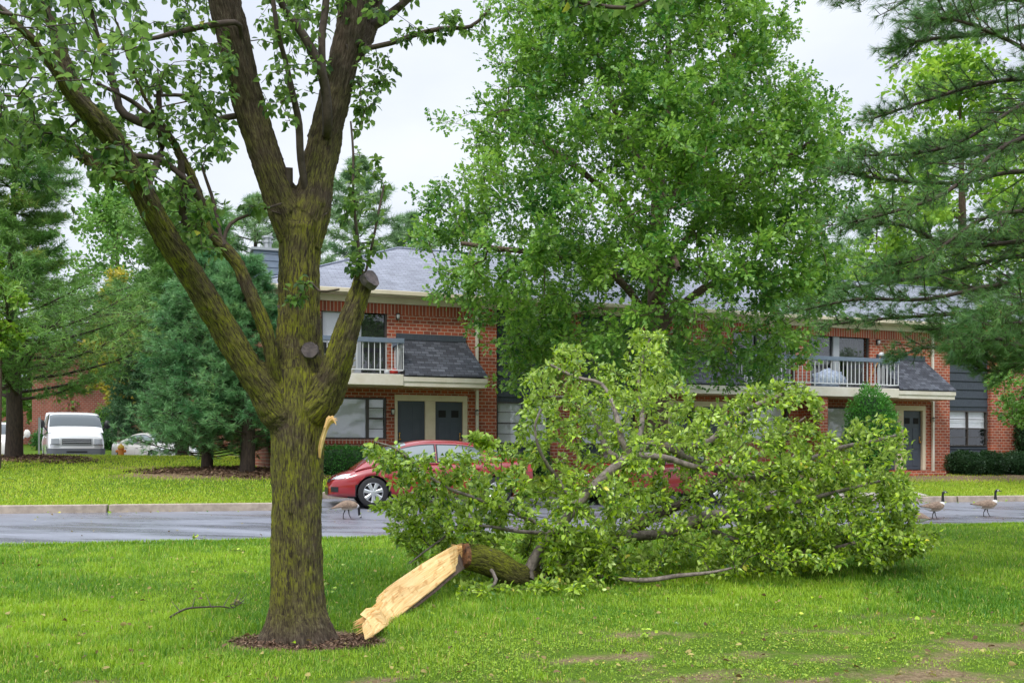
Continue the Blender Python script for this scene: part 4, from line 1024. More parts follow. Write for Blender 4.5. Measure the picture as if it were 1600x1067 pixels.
top = fl_.limb(*L3([(995,690,5,11.5),(1003,665,4,11.7),(1002,630,4,12.2),(998,600,3,12.2),(1005,560,2.5,12.2),(1015,530,1.5,12.2)]), start=k1)
fl_.limb(*L3([(950,705,5,12.2),(930,660,4,12.4),(900,625,3,12.5),(850,620,2,12.5)]), start=A1[-2])
B1 = fl_.limb(*L3([(860,893,17,12.0),(900,885,14,12.3),(940,862,13,12.6),(975,838,11,12.9),(1010,812,10,13.2),(1060,790,8,13.5),(1120,760,6,13.8),(1200,700,4,14.0),(1260,650,2.5,14.1)]), start=j)
B2 = fl_.limb(*L3([(1045,832,8,12.4),(1080,815,9,12.2),(1118,804,8,12.1),(1165,800,7,12.1),(1220,790,4,12.2),(1300,770,3,12.3),(1380,750,2,12.5)]), start=fl_.near(P(975,838,12.9)))
B3 = fl_.limb(*L3([(900,895,3,11.8),(960,903,3,11.5),(1010,906,4,11.3),(1060,899,3.5,11.3),(1110,894,2.5,11.3),(1148,886,1.5,11.3)]), start=fl_.near(P(860,893,12.0)))
B4 = fl_.limb(*L3([(1060,700,6,12.6),(1110,690,6,12.6),(1150,650,5,12.6),(1200,625,4,12.6),(1240,610,2,12.6)]), start=up[-4])
B5 = fl_.limb(*L3([(1200,745,5,12.9),(1260,720,4,12.9),(1310,700,3.5,12.9),(1360,690,3,12.9),(1400,680,2,12.9)]), start=up[-1])
B6 = fl_.limb(*L3([(1200,860,4,12.4),(1290,858,3,12.5),(1350,845,3,12.5),(1400,850,2,12.6),(1450,838,1.5,12.6)]), start=fl_.near(P(1080,815,12.2)))
C1 = fl_.limb(*L3([(830,812,3,11.7),(780,792,2.8,11.3),(735,775,2.6,11.2),(700,762,2.4,11.2),(660,737,2.2,11.2),(620,702,1.7,11.2),(585,690,1.2,11.2)]), start=fl_.near(P(868,832,11.3)))
C2_ = fl_.limb(*L3([(810,830,3,11.6),(765,822,2.2,11.4),(720,822,2,11.3),(690,842,1.8,11.2),(665,860,1.5,11.1),(640,880,1.1,11.0)]), start=fl_.near(P(868,832,11.3)))
C3 = fl_.limb(*L3([(880,760,3,11.8),(858,730,3,11.7),(842,700,2.6,11.6),(836,665,2,11.6),(846,640,1.5,11.7)]), start=fl_.near(P(900,790,11.25)))
C4 = fl_.limb(*L3([(775,905,3,10.9),(762,920,2,10.8)]), start=butt[4])
fl_.rr = fl_.rmin[:]
fal = empty('fallen_limb', (0, 0, 0), 0, 'huge broken off leafy limb lying on the lawn, torn pale end towards the trunk', 'fallen branch')
thick_ids = [butt, B1]
ob = solid_limbs(fl_, [butt, B1], 'limb', M['moss_bark'], fal, voxel=.014, ridge=.012)
ob.data.materials.append(M['bark_fallen'])
# slots: mossy near the butt, grey bark further out
co = np.empty(len(ob.data.polygons)*3); ob.data.polygons.foreach_get('center', co); co = co.reshape(-1, 3)
lim = P(850, 870, 12.0); d_ = np.linalg.norm(co - P(770, 880, 11.2), axis=1)
ob.data.polygons.foreach_set('material_index', (d_ > .95).astype(np.int32))
OUT = [(560,722),(600,700),(640,728),(700,765),(735,690),(760,698),(800,700),(822,655),(825,600),(865,590),(870,555),(905,548),(940,590),(985,570),(1000,530),(1030,530),(1035,570),(1050,605),(1090,650),(1130,655),(1190,612),(1250,606),(1282,640),(1265,690),(1300,690),(1345,668),(1400,668),(1425,700),(1405,745),(1440,770),(1438,800),(1400,812),(1462,836),(1440,868),(1380,885),(1200,896),(1050,903),(925,915),(855,905),(790,850),(700,870),(650,880),(610,835),(585,790),(640,770)]
q = sample_poly(OUT, 1350); ft2 = []
for (x, y) in q:
    c = 12.4 if x > 800 else 11.1 + (x-560)/240*1.1
    hw = 1.15 if x > 850 else .55
    Yv = c + rng.uniform(-hw, hw)
    p = P(x, y, Yv); gz_ = ground(p[0], p[1])
    if p[2] < gz_ + .05:
        Yv = min(Yv, (CAMZ - gz_ - .05) / ((y - HY)/F)) if y > HY else Yv
        p = P(x, y, Yv)
    ft2.append(p)
q = sample_poly([(860,620),(1000,600),(1280,700),(1350,850),(900,890)], 260)
for (x, y) in q: ft2.append(P(x, y, 13.2 + rng.uniform(0, 1.0)) if y < 840 else P(x, y, 12.2))
q = sample_poly([(1200,720),(1430,740),(1430,860),(1250,880),(1150,820)], 330)
for (x, y) in q: ft2.append(P(x, y, 12.5 + rng.uniform(-.6, .8)))
q = sample_poly([(700,880),(780,915),(900,905),(930,925),(860,920),(760,930),(700,925)], 30)
for (x, y) in q: 
    Yv = 11.0 if y < 905 else (CAMZ - .13)/((y-HY)/F); ft2.append(P(x, y, Yv))
q = sample_poly([(560,700),(640,715),(740,700),(800,690),(840,780),(830,860),(700,870),(620,840),(590,790),(650,770)], 120)
for (x, y) in q: ft2.append(P(x, y, 11.2 + rng.uniform(-.5, .5)))
q = sample_poly([(850,830),(940,830),(960,890),(900,905),(850,895)], 80)
for (x, y) in q: ft2.append(P(x, y, 11.35 + rng.uniform(-.2, .3)))
q = sample_poly([(830,830),(880,760),(1000,680),(1080,690),(1040,760),(900,860)], 46)
for (x, y) in q: ft2.append(P(x, y, 10.95 + rng.uniform(-.15, .25)))
for k in range(150):                     # loose shoots standing out of the heap
    i = rng.integers(0, 27); a, b = np.array(OUT[i]), np.array(OUT[i+1]); m_ = a + (b-a)*rng.random() + np.array([rng.uniform(-12, 12), -rng.uniform(0, 12)]); ft2.append(P(m_[0], m_[1], 12.3 + rng.uniform(-.4, .5) if m_[0] > 800 else 11.3))
for (x, y) in sample_poly([(1370,800),(1430,815),(1475,828),(1468,845),(1420,870),(1360,880)], 60): ft2.append(P(x, y, 12.6 + rng.uniform(-.3, .3)))
tips2 = fl_.grow(ft2, seg=.16, lift=.02, jit=.22)
fl_.radii(tip=.0030, ex=.42, cap=.03)
nl_ = len(fl_.rr)
fl_.mesh('branch', M['twig_grey'], fal, nside=(8, 4), thr=.012, paths=[p for p in fl_.paths if p not in thick_ids and p[1] < nl_])
fl_.mesh('twig', M['twig'], fal, nside=(6, 4), thr=.012, paths=[p for p in fl_.paths if p[1] >= nl_])
M['leaf_fall'] = leaf_mat('fallen_leaf', (.03,.115,.006), (.36,.52,.02), (.58,.52,.05), back=(.42,.56,.12), trans=.13, rough=.27)
pos, al = tip_leaves(fl_, tips2, 22, .065, .07, forward=.7, droop=.1)
lp = pos.copy()
keep = np.array([p[2] > ground(p[0], p[1]) + .01 for p in pos]); pos, al = pos[keep], al[keep]
leaves('foliage', pos, al, rng.uniform(.042, .09, len(pos)), .56, M['leaf_fall'], fal, LEAF6, LEAF6_F, roll=1.6, tint=rng.random(len(pos))*.92 + (rng.random(len(pos)) < .012)*.5)
# the torn plank
Yt, Yb = 10.9, 7.95
rows = []
top_e = [(722,848),(712,851),(700,857),(680,868),(660,880),(640,893),(620,906),(605,917),(592,930),(587,938),(590,947),(572,950),(562,959),(573,966),(566,975)]
bot_e = [(722,884),(716,887),(708,893),(692,906),(676,920),(658,934),(640,948),(626,959),(614,968),(608,972),(604,976),(598,980),(590,986),(582,991),(570,998)]
n_ = len(top_e)
for i, (a, b) in enumerate(zip(top_e, bot_e)):
    Y_ = Yt + (Yb - Yt) * i/(n_-1); rows.append((P(a[0], a[1], Y_+.12), P(b[0], b[1], Y_-.1)))
pl_o = plank('split_wood', rows, [M['wood']], fal, .07, (-.25,-.75,.5), 17)
plank('torn_bark', [(r_[0] + np.array([0,.03,.005]), r_[1] + np.array([.03,.06,-.02])) for r_ in rows[:9]], [M['trunk_oak']], fal, .045, (-.25,-.75,.5), 7).location = (.01, .035, -.006)
disc('broken_end', P(724,868,10.86), (-.8,-.5,.1), .125, mat('broken_heart', (.03,.014,.01), .9, (.30,.13,.05), 14, bump=1, bscale=40), fal, .02, .06)
sp_ = MB()
for i in range(34):
    f = rng.random(); a = P(722, 852+30*f, 10.85); d = np.array([rng.uniform(-.14,-.03), rng.uniform(-.1,0), rng.uniform(-.05,.03)])
    sp_.tube([a, a+d*.6, a+d], [.010, .007, .001], 4)
sp_.build('splinters', M['wood'], fal); sp_ = MB()
for i in range(22):
    f = rng.random(); b_ = P(562+20*f, 962+35*f, 8.4); d = np.array([rng.uniform(-.12,-.02), rng.uniform(-.05,.02), rng.uniform(-.06,-.01)])
    sp_.tube([b_-d*.3, b_+d*.4, b_+d], [.010, .007, .001], 4)
sp_.build('splinters', M['wood'], fal); sp_ = MB()
for i in range(16):
    f = rng.random(); b_ = P(600-12*f, 925+26*f, 8.9-.3*f); d = np.array([rng.uniform(-.09,-.02), -.02, rng.uniform(-.07,-.02)])
    sp_.tube([b_-d*.5, b_+d*.4, b_+d], [.009, .006, .001], 4)
sp_.build('splinters', M['wood'], fal)
# ---------------------------------------------------------------- the big oak in front of the building
def broadleaf(name, label, cat, base, trunk_pts, limbs, outline, Yc, n_cl, per_cl, n_leaf, size, lm, bm, tips_r=.006, clr=.55, hwk=.85, ylim=(-4.5, 3.2), extra=None, group=None, seg=.5, spread=.22, tmpl=(OAKL, OAKL_F), nside=(7, 3), ratio=.62):
    t_ = Tree(); tr0 = t_.limb(*L3(trunk_pts))
    for q, pts in limbs: t_.limb(*L3(pts), start=t_.near(P(*q)))
    t_.rr = t_.rmin[:]
    root = empty(name, (0, 0, 0), 0, label, cat, group)
    ys = [p[1] for p in outline]; q = sample_poly(outline, n_cl); tgs = []
    O = np.array(outline, float)
    def hw(y):
        xs_ = []
        for i in range(len(O)):
            a, b = O[i], O[(i+1) % len(O)]
            if (a[1] > y) != (b[1] > y): xs_.append(a[0] + (b[0]-a[0])*(y-a[1])/(b[1]-a[1]))
        return (min(xs_), max(xs_)) if xs_ else (0, 1)
    for (x, y) in q:
        a, b = hw(y); c = (a+b)/2; h = (b-a)/2; u = abs(x-c)/max(h, 1)
        dmax = math.sqrt(max(0, 1-u*u)) * h*Yc/F*hwk
        s = rng.choice([-1, 1]) * dmax * rng.random()**.45
        s = min(max(s, ylim[0]), ylim[1]); cpt = P(x, y, Yc + s)
        for _ in range(per_cl): 
            g = cpt + rng.normal(0, clr, 3) * np.array([1, 1, .55])
            tgs.append(g)
    if extra is not None: tgs += extra
    tips = t_.grow(tgs, seg=seg, lift=.06, jit=.15); t_.radii(tip=tips_r, ex=.4, cap=.09)
    t_.mesh('trunk', bm, root, nside=(10, 6), thr=.1, paths=[p for p in t_.paths if t_.rr and p[1] < len(t_.rr)])
    t_.mesh('branch', bm, root, nside=nside, thr=.03, paths=[p for p in t_.paths if p[1] >= len(t_.rr)])
    pos, al = tip_leaves(t_, tips, n_leaf, spread, size, forward=.6, droop=.05)
    ph = np.array([mnoise.noise(Vector(p)*.7) for p in pos]); tint = np.clip(.45 + .5*ph + rng.normal(0, .22, len(pos)), 0, .95)
    leaves('crown', pos, al, size*rng.uniform(.7, 1.3, len(pos)), ratio, lm, root, tmpl[0], tmpl[1], tint=tint, roll=1.4)
    return root
M['leaf_oak'] = leaf_mat('oak_leaf', (.038,.145,.022), (.24,.43,.055), (.26,.40,.05), trans=.3, rough=.35)
zb = ground((1027-800)/F*23.5, 23.5); pyb = HY + (CAMZ - zb)/23.5*F
broadleaf('oak_tree', 'large full green oak on the verge in front of the middle of the building', 'tree', None,
 [(1027,pyb+6,22,23.5),(1026,700,18,23.5),(1026,560,15,23.5),(1025,430,13,23.5),(1026,350,11,23.5),(1030,280,9,23.5),(1040,190,7,23.5),(1045,100,5,23.5),(1040,0,4,23.5),(1035,-120,3,23.5),(1030,-220,2,23.5)],
 [((1026,430,23.5),[(985,335,6,23.2),(930,285,5,22.8),(870,240,4,22.4),(820,200,3,22)]),
  ((1026,350,23.5),[(1060,290,6,23.8),(1095,220,5,24),(1120,150,4,24.2),(1160,60,3,24.4)]),
  ((1028,300,23.5),[(990,240,6,23.4),(960,170,5,23.2),(930,80,4,23),(900,-10,3,22.8)]),
  ((1026,450,23.5),[(1080,360,6,23),(1140,300,5,22.4),(1210,260,4,22),(1270,220,3,21.8)]),
  ((1026,500,23.5),[(960,430,6,22.8),(880,400,5,21.8),(790,390,4,21),(720,380,3,20.6)]),
  ((1026,520,23.5),[(1100,450,6,23.2),(1180,430,5,22.6),(1250,440,3,22)]),
  ((1026,480,23.5),[(1040,420,6,21.8),(1050,400,5,20.3),(1060,420,4,19.4)])],
 [(830,-90),(796,-20),(786,40),(780,110),(752,170),(735,235),(725,280),(690,300),(668,330),(672,390),(695,440),(722,470),(716,500),(770,490),(790,540),(812,600),(860,585),(905,560),(960,600),(1010,575),(1060,560),(1090,590),(1130,570),(1185,612),(1235,590),(1262,540),(1280,490),(1300,440),(1312,395),(1298,340),(1318,285),(1325,235),(1315,185),(1290,175),(1262,170),(1258,110),(1228,85),(1226,30),(1195,-30),(1130,-130),(1080,-220),(1025,-280),(960,-220),(890,-150)],
 23.3, 640, 6, 29, .132, M['leaf_oak'], M['trunk_oak'], clr=.42, tips_r=.006, seg=.45, spread=.24)

# ---------------------------------------------------------------- conifers
def needle_mat(name, a, b, c=None): return leaf_mat(name, a, b, c, trans=.15, rough=.5)
M['pine_l'] = needle_mat('pine_needles', (.06,.19,.035), (.22,.39,.08), (.34,.32,.05))
M['pine_r'] = needle_mat('near_pine_needles', (.035,.125,.03), (.16,.31,.07), (.42,.22,.05))
M['spruce_b'] = needle_mat('blue_spruce_needles', (.05,.18,.06), (.19,.38,.14), (.2,.3,.08))
M['spruce_d'] = needle_mat('dark_spruce_needles', (.02,.07,.022), (.055,.15,.045))
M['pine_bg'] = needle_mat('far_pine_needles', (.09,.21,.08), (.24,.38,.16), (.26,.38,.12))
M['cone_heart'] = mat('shoot_tip', (.30,.14,.05), .9)
def conifer(name, label, X, Y, H, rad, z0, nb, nsub, ntuft, nl, npn, nw, nm, rise=.15, droop=.0, tr=.2, group=None, spread=.9, tip_lo=.25, base=None, flat=.25, hi=1.0, lean=0, tpow=1.0, secs=None):
    g = ground(X, Y) - .08 if base is None else base
    root = empty(name, (X, Y, g), 0, label, 'tree', group)
    T_ = Tree(); zs = np.linspace(0, H, 9)
    tid = T_.limb([np.array([lean*z/H + .06*math.sin(z), .05*math.cos(z*1.3), z]) for z in zs], list(tr*(1 - .93*zs/H)), sub=2)
    T_.rr = T_.rmin[:]
    paths = []; tp, td = [], []; tt = []
    for i in range(nb):
        f = (i + rng.random()*.8) / nb; h = z0 + (H*.985 - z0) * f**tpow; 
        if secs: az = rng.uniform(*secs[rng.integers(len(secs))])
        else: az = i*2.399 + rng.uniform(-.4, .4)
        L_ = rad((h - z0)/(H - z0)) * rng.uniform(.72, 1.12)
        if L_ < .15: L_ = .15
        dirn = np.array([math.cos(az), math.sin(az), 0]); side = np.array([-dirn[1], dirn[0], 0])
        k = 7; base_p = np.array([lean*h/H, 0, h]); pts = []
        ri = rise*rng.uniform(.5, 1.5)
        for q in range(k):
            u = q/(k-1); pts.append(base_p + dirn*L_*u + np.array([0, 0, L_*(ri*u + (hi*.18)*u*u - droop*u*(1.3-u))]) + side*L_*.05*math.sin(u*3+i))
        s0 = len(T_.p); ids = []
        for q, p in enumerate(pts): T_.p.append(p); T_.rmin.append(max(.006, tr*.22*(1 - .85*q/(k-1))*min(1, L_/2.5))); T_.par.append(-1); ids.append(s0+q)
        paths.append(ids); ct = rng.normal(.45, .2)
        for sI in range(nsub):
            u = tip_lo + (1 - tip_lo)*(sI + rng.random())/nsub; u = min(u, 1)
            x = u*(k-1); a = int(min(x, k-2)); p0 = pts[a] + (pts[a+1]-pts[a])*(x-a)
            sl = L_*.42*(1.15-u*.75)*rng.uniform(.6, 1.2) + .12
            sg = 1 if sI % 2 else -1
            sdv = nrm(dirn*rng.uniform(.5, 1.1) + side*sg*rng.uniform(.4, 1.0)*(1 if u < .95 else .2) + np.array([0, 0, rng.normal(.15, flat) - droop*.6]))
            p1 = p0 + sdv*sl
            s0 = len(T_.p); T_.p += [p0, (p0+p1)/2 + np.array([0,0,.02]), p1]; T_.rmin += [.010, .007, .004]; T_.par += [-1]*3; paths.append([s0, s0+1, s0+2])
            for q in range(ntuft):
                v = (q + .4 + .6*rng.random())/ntuft; c = p0 + (p1-p0)*v + rng.normal(0, 1, 3)*sl*.10*np.array([1, 1, .6])
                tp.append(c); td.append(sdv + np.array([0, 0, .35 - droop]) + rng.normal(0, .35, 3)); tt.append(ct + rng.normal(0, .13) + .15*v)
    T_.r = np.array(T_.rmin)
    T_.mesh('trunk', M['trunk_dark'], root, nside=(10, 8), thr=.05, paths=[tid])
    T_.mesh('branch', M['trunk_dark'], root, nside=(5, 3), thr=.02, paths=paths)
    needles('crown', np.array(tp), np.array(td), npn, nl, nw, nm, root, spread=spread, tint=np.clip(np.array(tt), 0, .93), droop=.15)
    return root

def at(px, Y): return (px-800)/F*Y
# left white pine, layered and airy
conifer('pine_tree', 'tall airy light green pine with dark trunk at the left edge of the far lawn', at(20,27.5), 27.5, 9.9,
        lambda f: 4.5*(1-f)**.6*(.75+.35*math.sin(f*9)), 1.7, 112, 17, 6, .22, 11, .018, M['pine_l'], rise=.12, droop=.02, tr=.25, flat=.16, tip_lo=.2)
conifer('pine_tree', 'second green pine between the leftmost pine and the spruces, above the silver sedan', at(283,34), 34, 10.0,
        lambda f: 3.4*(1-f)**.55*(.8+.3*math.sin(f*10)), 3.6, 110, 15, 5, .27, 10, .026, M['pine_l'], rise=.14, droop=.02, tr=.25, flat=.2, tip_lo=.2)
# dark spruce above the silver car
conifer('spruce_tree', 'narrow very dark spruce standing just behind the silver sedan', at(226,42.5), 42.5, 8.6, lambda f: 1.9*(1-f)**.7, 1.1, 140, 11, 4, .2, 12, .028, M['spruce_d'], rise=-.05, droop=.1, tr=.10)
# blue green pair by the corner of the building
conifer('spruce_tree', 'dense blue green spruce with branches down to the mulch, left of the mossy trunk', at(322,25.2), 25.2, 5.7, lambda f: 1.75*(1-f)**.5+.1, .35, 190, 12, 4, .16, 14, .014, M['spruce_b'], rise=.08, droop=.05, tr=.16, spread=.75, tip_lo=.35)
conifer('spruce_tree', 'blue green spruce with bare dark lower trunk at the left corner of the building', at(385,24.4), 24.4, 5.6, lambda f: 1.35*(1-f)**.5+.1, .95, 120, 12, 4, .16, 14, .014, M['spruce_b'], rise=.10, droop=.05, tr=.20, spread=.75, tip_lo=.35)
# pines behind the building
B_G = 'pines behind the apartment building'
def top_h(Y, py, g): return CAMZ + (HY - py)/F*Y - g
for (px, Y, py, r_, lb) in ((560, 46, 238, 3.6, 'tall grey green pine rising behind the left end of the roof'), (400, 49, 300, 3.4, 'pale green pine behind the chimney, left of the mossy trunk'),
                        (640, 50, 330, 3.0, 'shorter pine just left of the oak, behind the roof ridge'), (470, 54, 330, 3.6, 'dark pine seen between the mossy trunk and the sloping roof end')):
    g_ = ground(at(px, Y), Y)
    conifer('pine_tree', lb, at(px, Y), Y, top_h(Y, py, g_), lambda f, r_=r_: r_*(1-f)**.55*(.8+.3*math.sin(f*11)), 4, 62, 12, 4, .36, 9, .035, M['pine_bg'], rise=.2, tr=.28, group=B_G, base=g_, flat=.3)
for (px, Y, py, r_, lb) in ((1370, 52, 335, 3.4, 'grey green pine behind the roof, right of the oak'), (1300, 56, 375, 3.0, 'low hazy green pine partly hidden by the right side of the oak')):
    g_ = ground(at(px, Y), Y)
    conifer('pine_tree', lb, at(px, Y), Y, top_h(Y, py, g_), lambda f, r_=r_: r_*(1-f)**.5, 3, 60, 12, 4, .36, 9, .035, M['pine_bg'], rise=.1, tr=.28, group=B_G, base=g_, flat=.3)

# the near pine on the right: limbs reach in from a trunk beyond the frame
pr = Tree(); YT = 13.0; XT = 9.6; gT = ground(XT, YT)
ptr = pr.limb([np.array([XT, YT, gT-.1]), np.array([XT+.05, YT, 4]), np.array([XT, YT+.05, 8]), np.array([XT, YT, 13.5])], [.3, .25, .18, .03]); pr.rr = pr.rmin[:]
tp, td, tt = [], [], []
LM = [ [(1760,455,13),(1600,440,12.6),(1450,467,12.2),(1340,468,12.0),(1245,487,11.9)], [(1760,290,13),(1600,268,12.8),(1500,286,12.4),(1390,281,12.1),(1318,270,12)],
 [(1760,165,13),(1640,150,13),(1590,168,12.6),(1500,222,12.3),(1425,240,12.2),(1345,243,12.1)], [(1760,20,13),(1560,50,12.8),(1450,62,12.5),(1405,75,12.4)],
 [(1760,-70,13),(1650,-35,12.7),(1500,-12,12.3),(1400,-2,12),(1310,-8,11.8)], [(1760,530,13),(1650,510,12.7),(1560,505,12.5),(1450,515,12.2)],
 [(1760,390,13),(1650,372,13.2),(1500,385,13.3),(1410,352,13.3),(1345,352,13.3)], [(1760,110,13),(1650,120,13.4),(1540,130,13.5),(1440,160,13.5),(1362,186,13.5)],
 [(1760,220,13),(1600,215,12),(1480,300,11.5),(1400,330,11.2),(1320,350,11)], [(1760,420,13),(1600,400,14),(1500,420,14.3),(1400,440,14.4),(1310,452,14.5)],
 [(1760,500,13),(1620,480,13.6),(1500,490,13.8),(1380,498,14),(1290,508,14)], [(1760,340,13),(1640,330,12),(1540,340,11.4),(1450,400,11.2),(1380,415,11)],
 [(1760,0,13),(1640,5,12.2),(1560,0,11.8),(1490,30,11.6),(1440,35,11.5)],
 [(1760,560,13),(1650,560,12.2),(1560,530,11.8),(1500,545,11.6)], [(1760,240,13),(1650,200,13.8),(1560,230,14),(1480,250,14)],
 [(1780,350,13),(1680,400,11.5),(1600,480,10.8),(1530,500,10.5)], [(1780,200,13),(1700,180,11.8),(1620,90,11.2),(1520,40,11),(1470,30,11)],
 [(1780,480,13),(1700,540,13.5),(1620,560,14),(1550,580,14.2),(1510,560,14.3)], [(1780,420,13),(1690,440,14),(1600,520,15),(1520,540,15.3),(1470,520,15.5)]]
for _ in range(6):
    ya = rng.uniform(60, 560); xe = 1400 + rng.uniform(0, 120); Yq = rng.uniform(13, 16.5); LM.append([(1780, ya*.9, 13), (1680, ya, (13+Yq)/2), (1600, ya+rng.uniform(-20, 20), Yq), (xe+60, ya+rng.uniform(-20, 30), Yq), (xe, ya+rng.uniform(-30, 30), Yq)])
for li, lm in enumerate(LM):
    pts = [(a, b, 3.6*(1-i/len(lm))+1.0, Y) for i, (a, b, Y) in enumerate(lm)]
    p0 = P(*lm[0]); h0 = p0[2]-.4
    a0 = pr.near((XT, YT, h0))
    ids = pr.limb(*L3(pts), start=a0, sub=5)
    ns = 40
    for sI in range(ns):
        u = .18 + .82*(sI + rng.random())/ns; x = u*(len(ids)-1.001); a = int(x); A, B_ = np.array(pr.p[ids[a]]), np.array(pr.p[ids[a+1]]); p_0 = A + (B_-A)*(x-a); dl = nrm(B_-A)
        sd = nrm(np.cross(dl, [0, 0, 1])); sg = 1 if sI % 2 else -1
        sl = (.22 + .62*(1.05-u))*rng.uniform(.6, 1.25)
        dv = nrm(dl*rng.uniform(.6, 1.2) + sd*sg*rng.uniform(.3, 1) + np.array([0, 0, rng.normal(.12, .35)]))
        p_1 = p_0 + dv*sl + np.array([0, 0, .04]); s0 = len(pr.p); pr.p += [p_0, (p_0+p_1)/2, p_1]; pr.rmin += [.011, .008, .005]; pr.par += [-1]*3; pr.paths.append([s0, s0+1, s0+2])
        nt_ = 9
        for q in range(nt_):
            v = (q+.5+.5*rng.random())/nt_; c = p_0 + (p_1-p_0)*v; off_ = rng.normal(0, 1, 3)*.085
            if q < nt_-1 and rng.random() < .6:
                e_ = c + nrm(dv*.7 + off_*9)*.14; s0 = len(pr.p); pr.p += [c, e_]; pr.rmin += [.005, .004]; pr.par += [-1]*2; pr.paths.append([s0, s0+1]); c = e_
            tp.append(c); td.append(dv + rng.normal(0, .35, 3) + np.array([0, 0, .1])); tt.append(.42 + .25*mnoise.noise(Vector(c)*1.3) + rng.normal(0, .14))
for i in range(36):            # limbs round the rest of the trunk
    az = rng.uniform(-2.2, 2.0); h = rng.uniform(3.2, 12.8); L_ = 3.6*(1.15 - h/14); d0 = np.array([math.cos(az), math.sin(az), .12]); A = np.array([XT, YT, h]); B_ = A + d0*L_
    s0 = len(pr.p); pr.p += [A, (A+B_)/2 + np.array([0,0,.1]), B_]; pr.rmin += [.04, .025, .008]; pr.par += [-1]*3; pr.paths.append([s0, s0+1, s0+2])
    for q in range(46): 
        c = A + (B_-A)*rng.uniform(.25, 1) + rng.normal(0, .3, 3)*np.array([1,1,.35]); tp.append(c); td.append(d0 + rng.normal(0, .4, 3)); tt.append(.35 + rng.normal(0, .15))
root = empty('pine_tree', (0, 0, 0), 0, 'near long needled pine whose limbs reach in from the right edge, ginger brown shoot tips', 'tree')
pr.r = np.array(pr.rmin)
pr.mesh('trunk', M['trunk_dark'], root, nside=(12, 8), thr=.05, paths=[ptr])
pr.mesh('branch', M['trunk_dark'], root, nside=(6, 3), thr=.02, paths=[p for p in pr.paths if p is not ptr])
tp, td, tt = np.array(tp), np.array(td), np.clip(np.array(tt), 0, .9)
needles('crown', tp, td, 24, .13, .0052, M['pine_r'], root, spread=.62, tint=tt, droop=.1)
sel = rng.random(len(tp)) < .3
needles('shoot_tip', tp[sel], td[sel], 4, .035, .012, M['cone_heart'], root, spread=.5)

# ---------------------------------------------------------------- more broadleaf trees behind
def puff_tree(name, label, px, Y, pytop, r, hfac, nleaf, size, lm, n_cl=90, group=None, z0=.3, base=None):
    X = at(px, Y); g = ground(X, Y) if base is None else base; H = top_h(Y, pytop, g)
    t_ = Tree(); t_.limb([np.array([0,0,-.2]), np.array([.1,0,H*.3]), np.array([0,.1,H*.6]), np.array([.1,0,H*.9])], [.3*r/4+.05, .22*r/4+.04, .12*r/4+.02, .03])
    t_.rr = t_.rmin[:]; tg_ = []
    for i in range(n_cl):
        f = rng.random(); zc = H*(z0 + (1-z0)*f); rr = r*math.sqrt(max(.05, 1-(2*abs(f-.42))**2.2))*rng.random()**.4; a = rng.uniform(0, 6.283)
        c = np.array([rr*math.cos(a), rr*math.sin(a), zc])
        for _ in range(4): tg_.append(c + rng.normal(0, r*.11, 3))
    tips = t_.grow(tg_, seg=.7, jit=.12); t_.radii(tip=.01, ex=.4, cap=.12)
    root = empty(name, (X, Y, g), rng.uniform(0, 6), label, 'tree', group)
    t_.mesh('trunk', M['trunk_oak'], root, nside=(8, 4), thr=.05)
    pos, al = tip_leaves(t_, tips, nleaf, r*.11, size, forward=.3)
    ph = np.array([mnoise.noise(Vector(p)*.8) for p in pos])
    leaves('crown', pos, al, size*rng.uniform(.7, 1.3, len(pos)), .75, lm, root, tint=np.clip(.5+.5*ph+rng.normal(0,.2,len(pos)), 0, .95), roll=1.5)
    return root
M['leaf_lime'] = leaf_mat('lime_leaf', (.10,.25,.02), (.28,.44,.04), (.34,.45,.05), trans=.35)
M['leaf_mid'] = leaf_mat('mid_leaf', (.07,.19,.03), (.19,.36,.06), trans=.3)
M['leaf_gold'] = leaf_mat('gold_leaf', (.20,.28,.03), (.50,.40,.05), trans=.35)
puff_tree('maple_tree', 'bright lime green broadleaf tree behind the roof at the right', 1500, 44, 85, 5.2, 1, 34, .26, M['leaf_lime'], 150, z0=.25)
puff_tree('maple_tree', 'small lime green tree behind the roof between the oak and the right pine', 1405, 47, 370, 2.6, 1, 30, .24, M['leaf_lime'], 70, z0=.3)
puff_tree('maple_tree', 'pale green tree filling the gap between the leftmost pine and the leaning limb', 185, 54, 305, 4.6, 1, 26, .24, M['leaf_mid'], 110, z0=.2)
puff_tree('maple_tree', 'yellow tinged bushy tree between the leftmost pine and the spruces', 188, 47, 424, 1.7, 1, 34, .2, M['leaf_gold'], 70, z0=.25)
puff_tree('maple_tree', 'small fresh green tree low at the left edge beside the pine trunk', -6, 25, 415, .9, 1, 24, .12, M['leaf_lime'], 30, z0=.55)
puff_tree('maple_tree', 'rounded green tree beyond the parked white suv', 60, 56, 520, 3.6, 1, 34, .24, M['leaf_mid'], 90, z0=.2)
puff_tree('maple_tree', 'leafy green tree hanging over the right end of the building', 1640, 29.2, 520, 1.9, 1, 30, .11, M['leaf_mid'], 80, z0=.45)
# far-off wood closing the view
fw_p = []
for i in range(5200):
    X = rng.uniform(-95, 95); Y = rng.uniform(82, 95); hh = 9 + 3*mnoise.noise(Vector((X*.12, 0, 3))) ; z = 1.3 + hh*rng.random()**.8; fw_p.append((X + rng.normal(0,1), Y, z))
fw_p = np.array(fw_p); fo = leaves('far_wood', fw_p, rng.normal(0, 1, fw_p.shape), rng.uniform(.9, 1.8, len(fw_p)), .8, M['leaf_mid'], None, roll=2)
tag(fo, 'soft mass of distant green woodland beyond the buildings', 'woodland', kind='stuff')

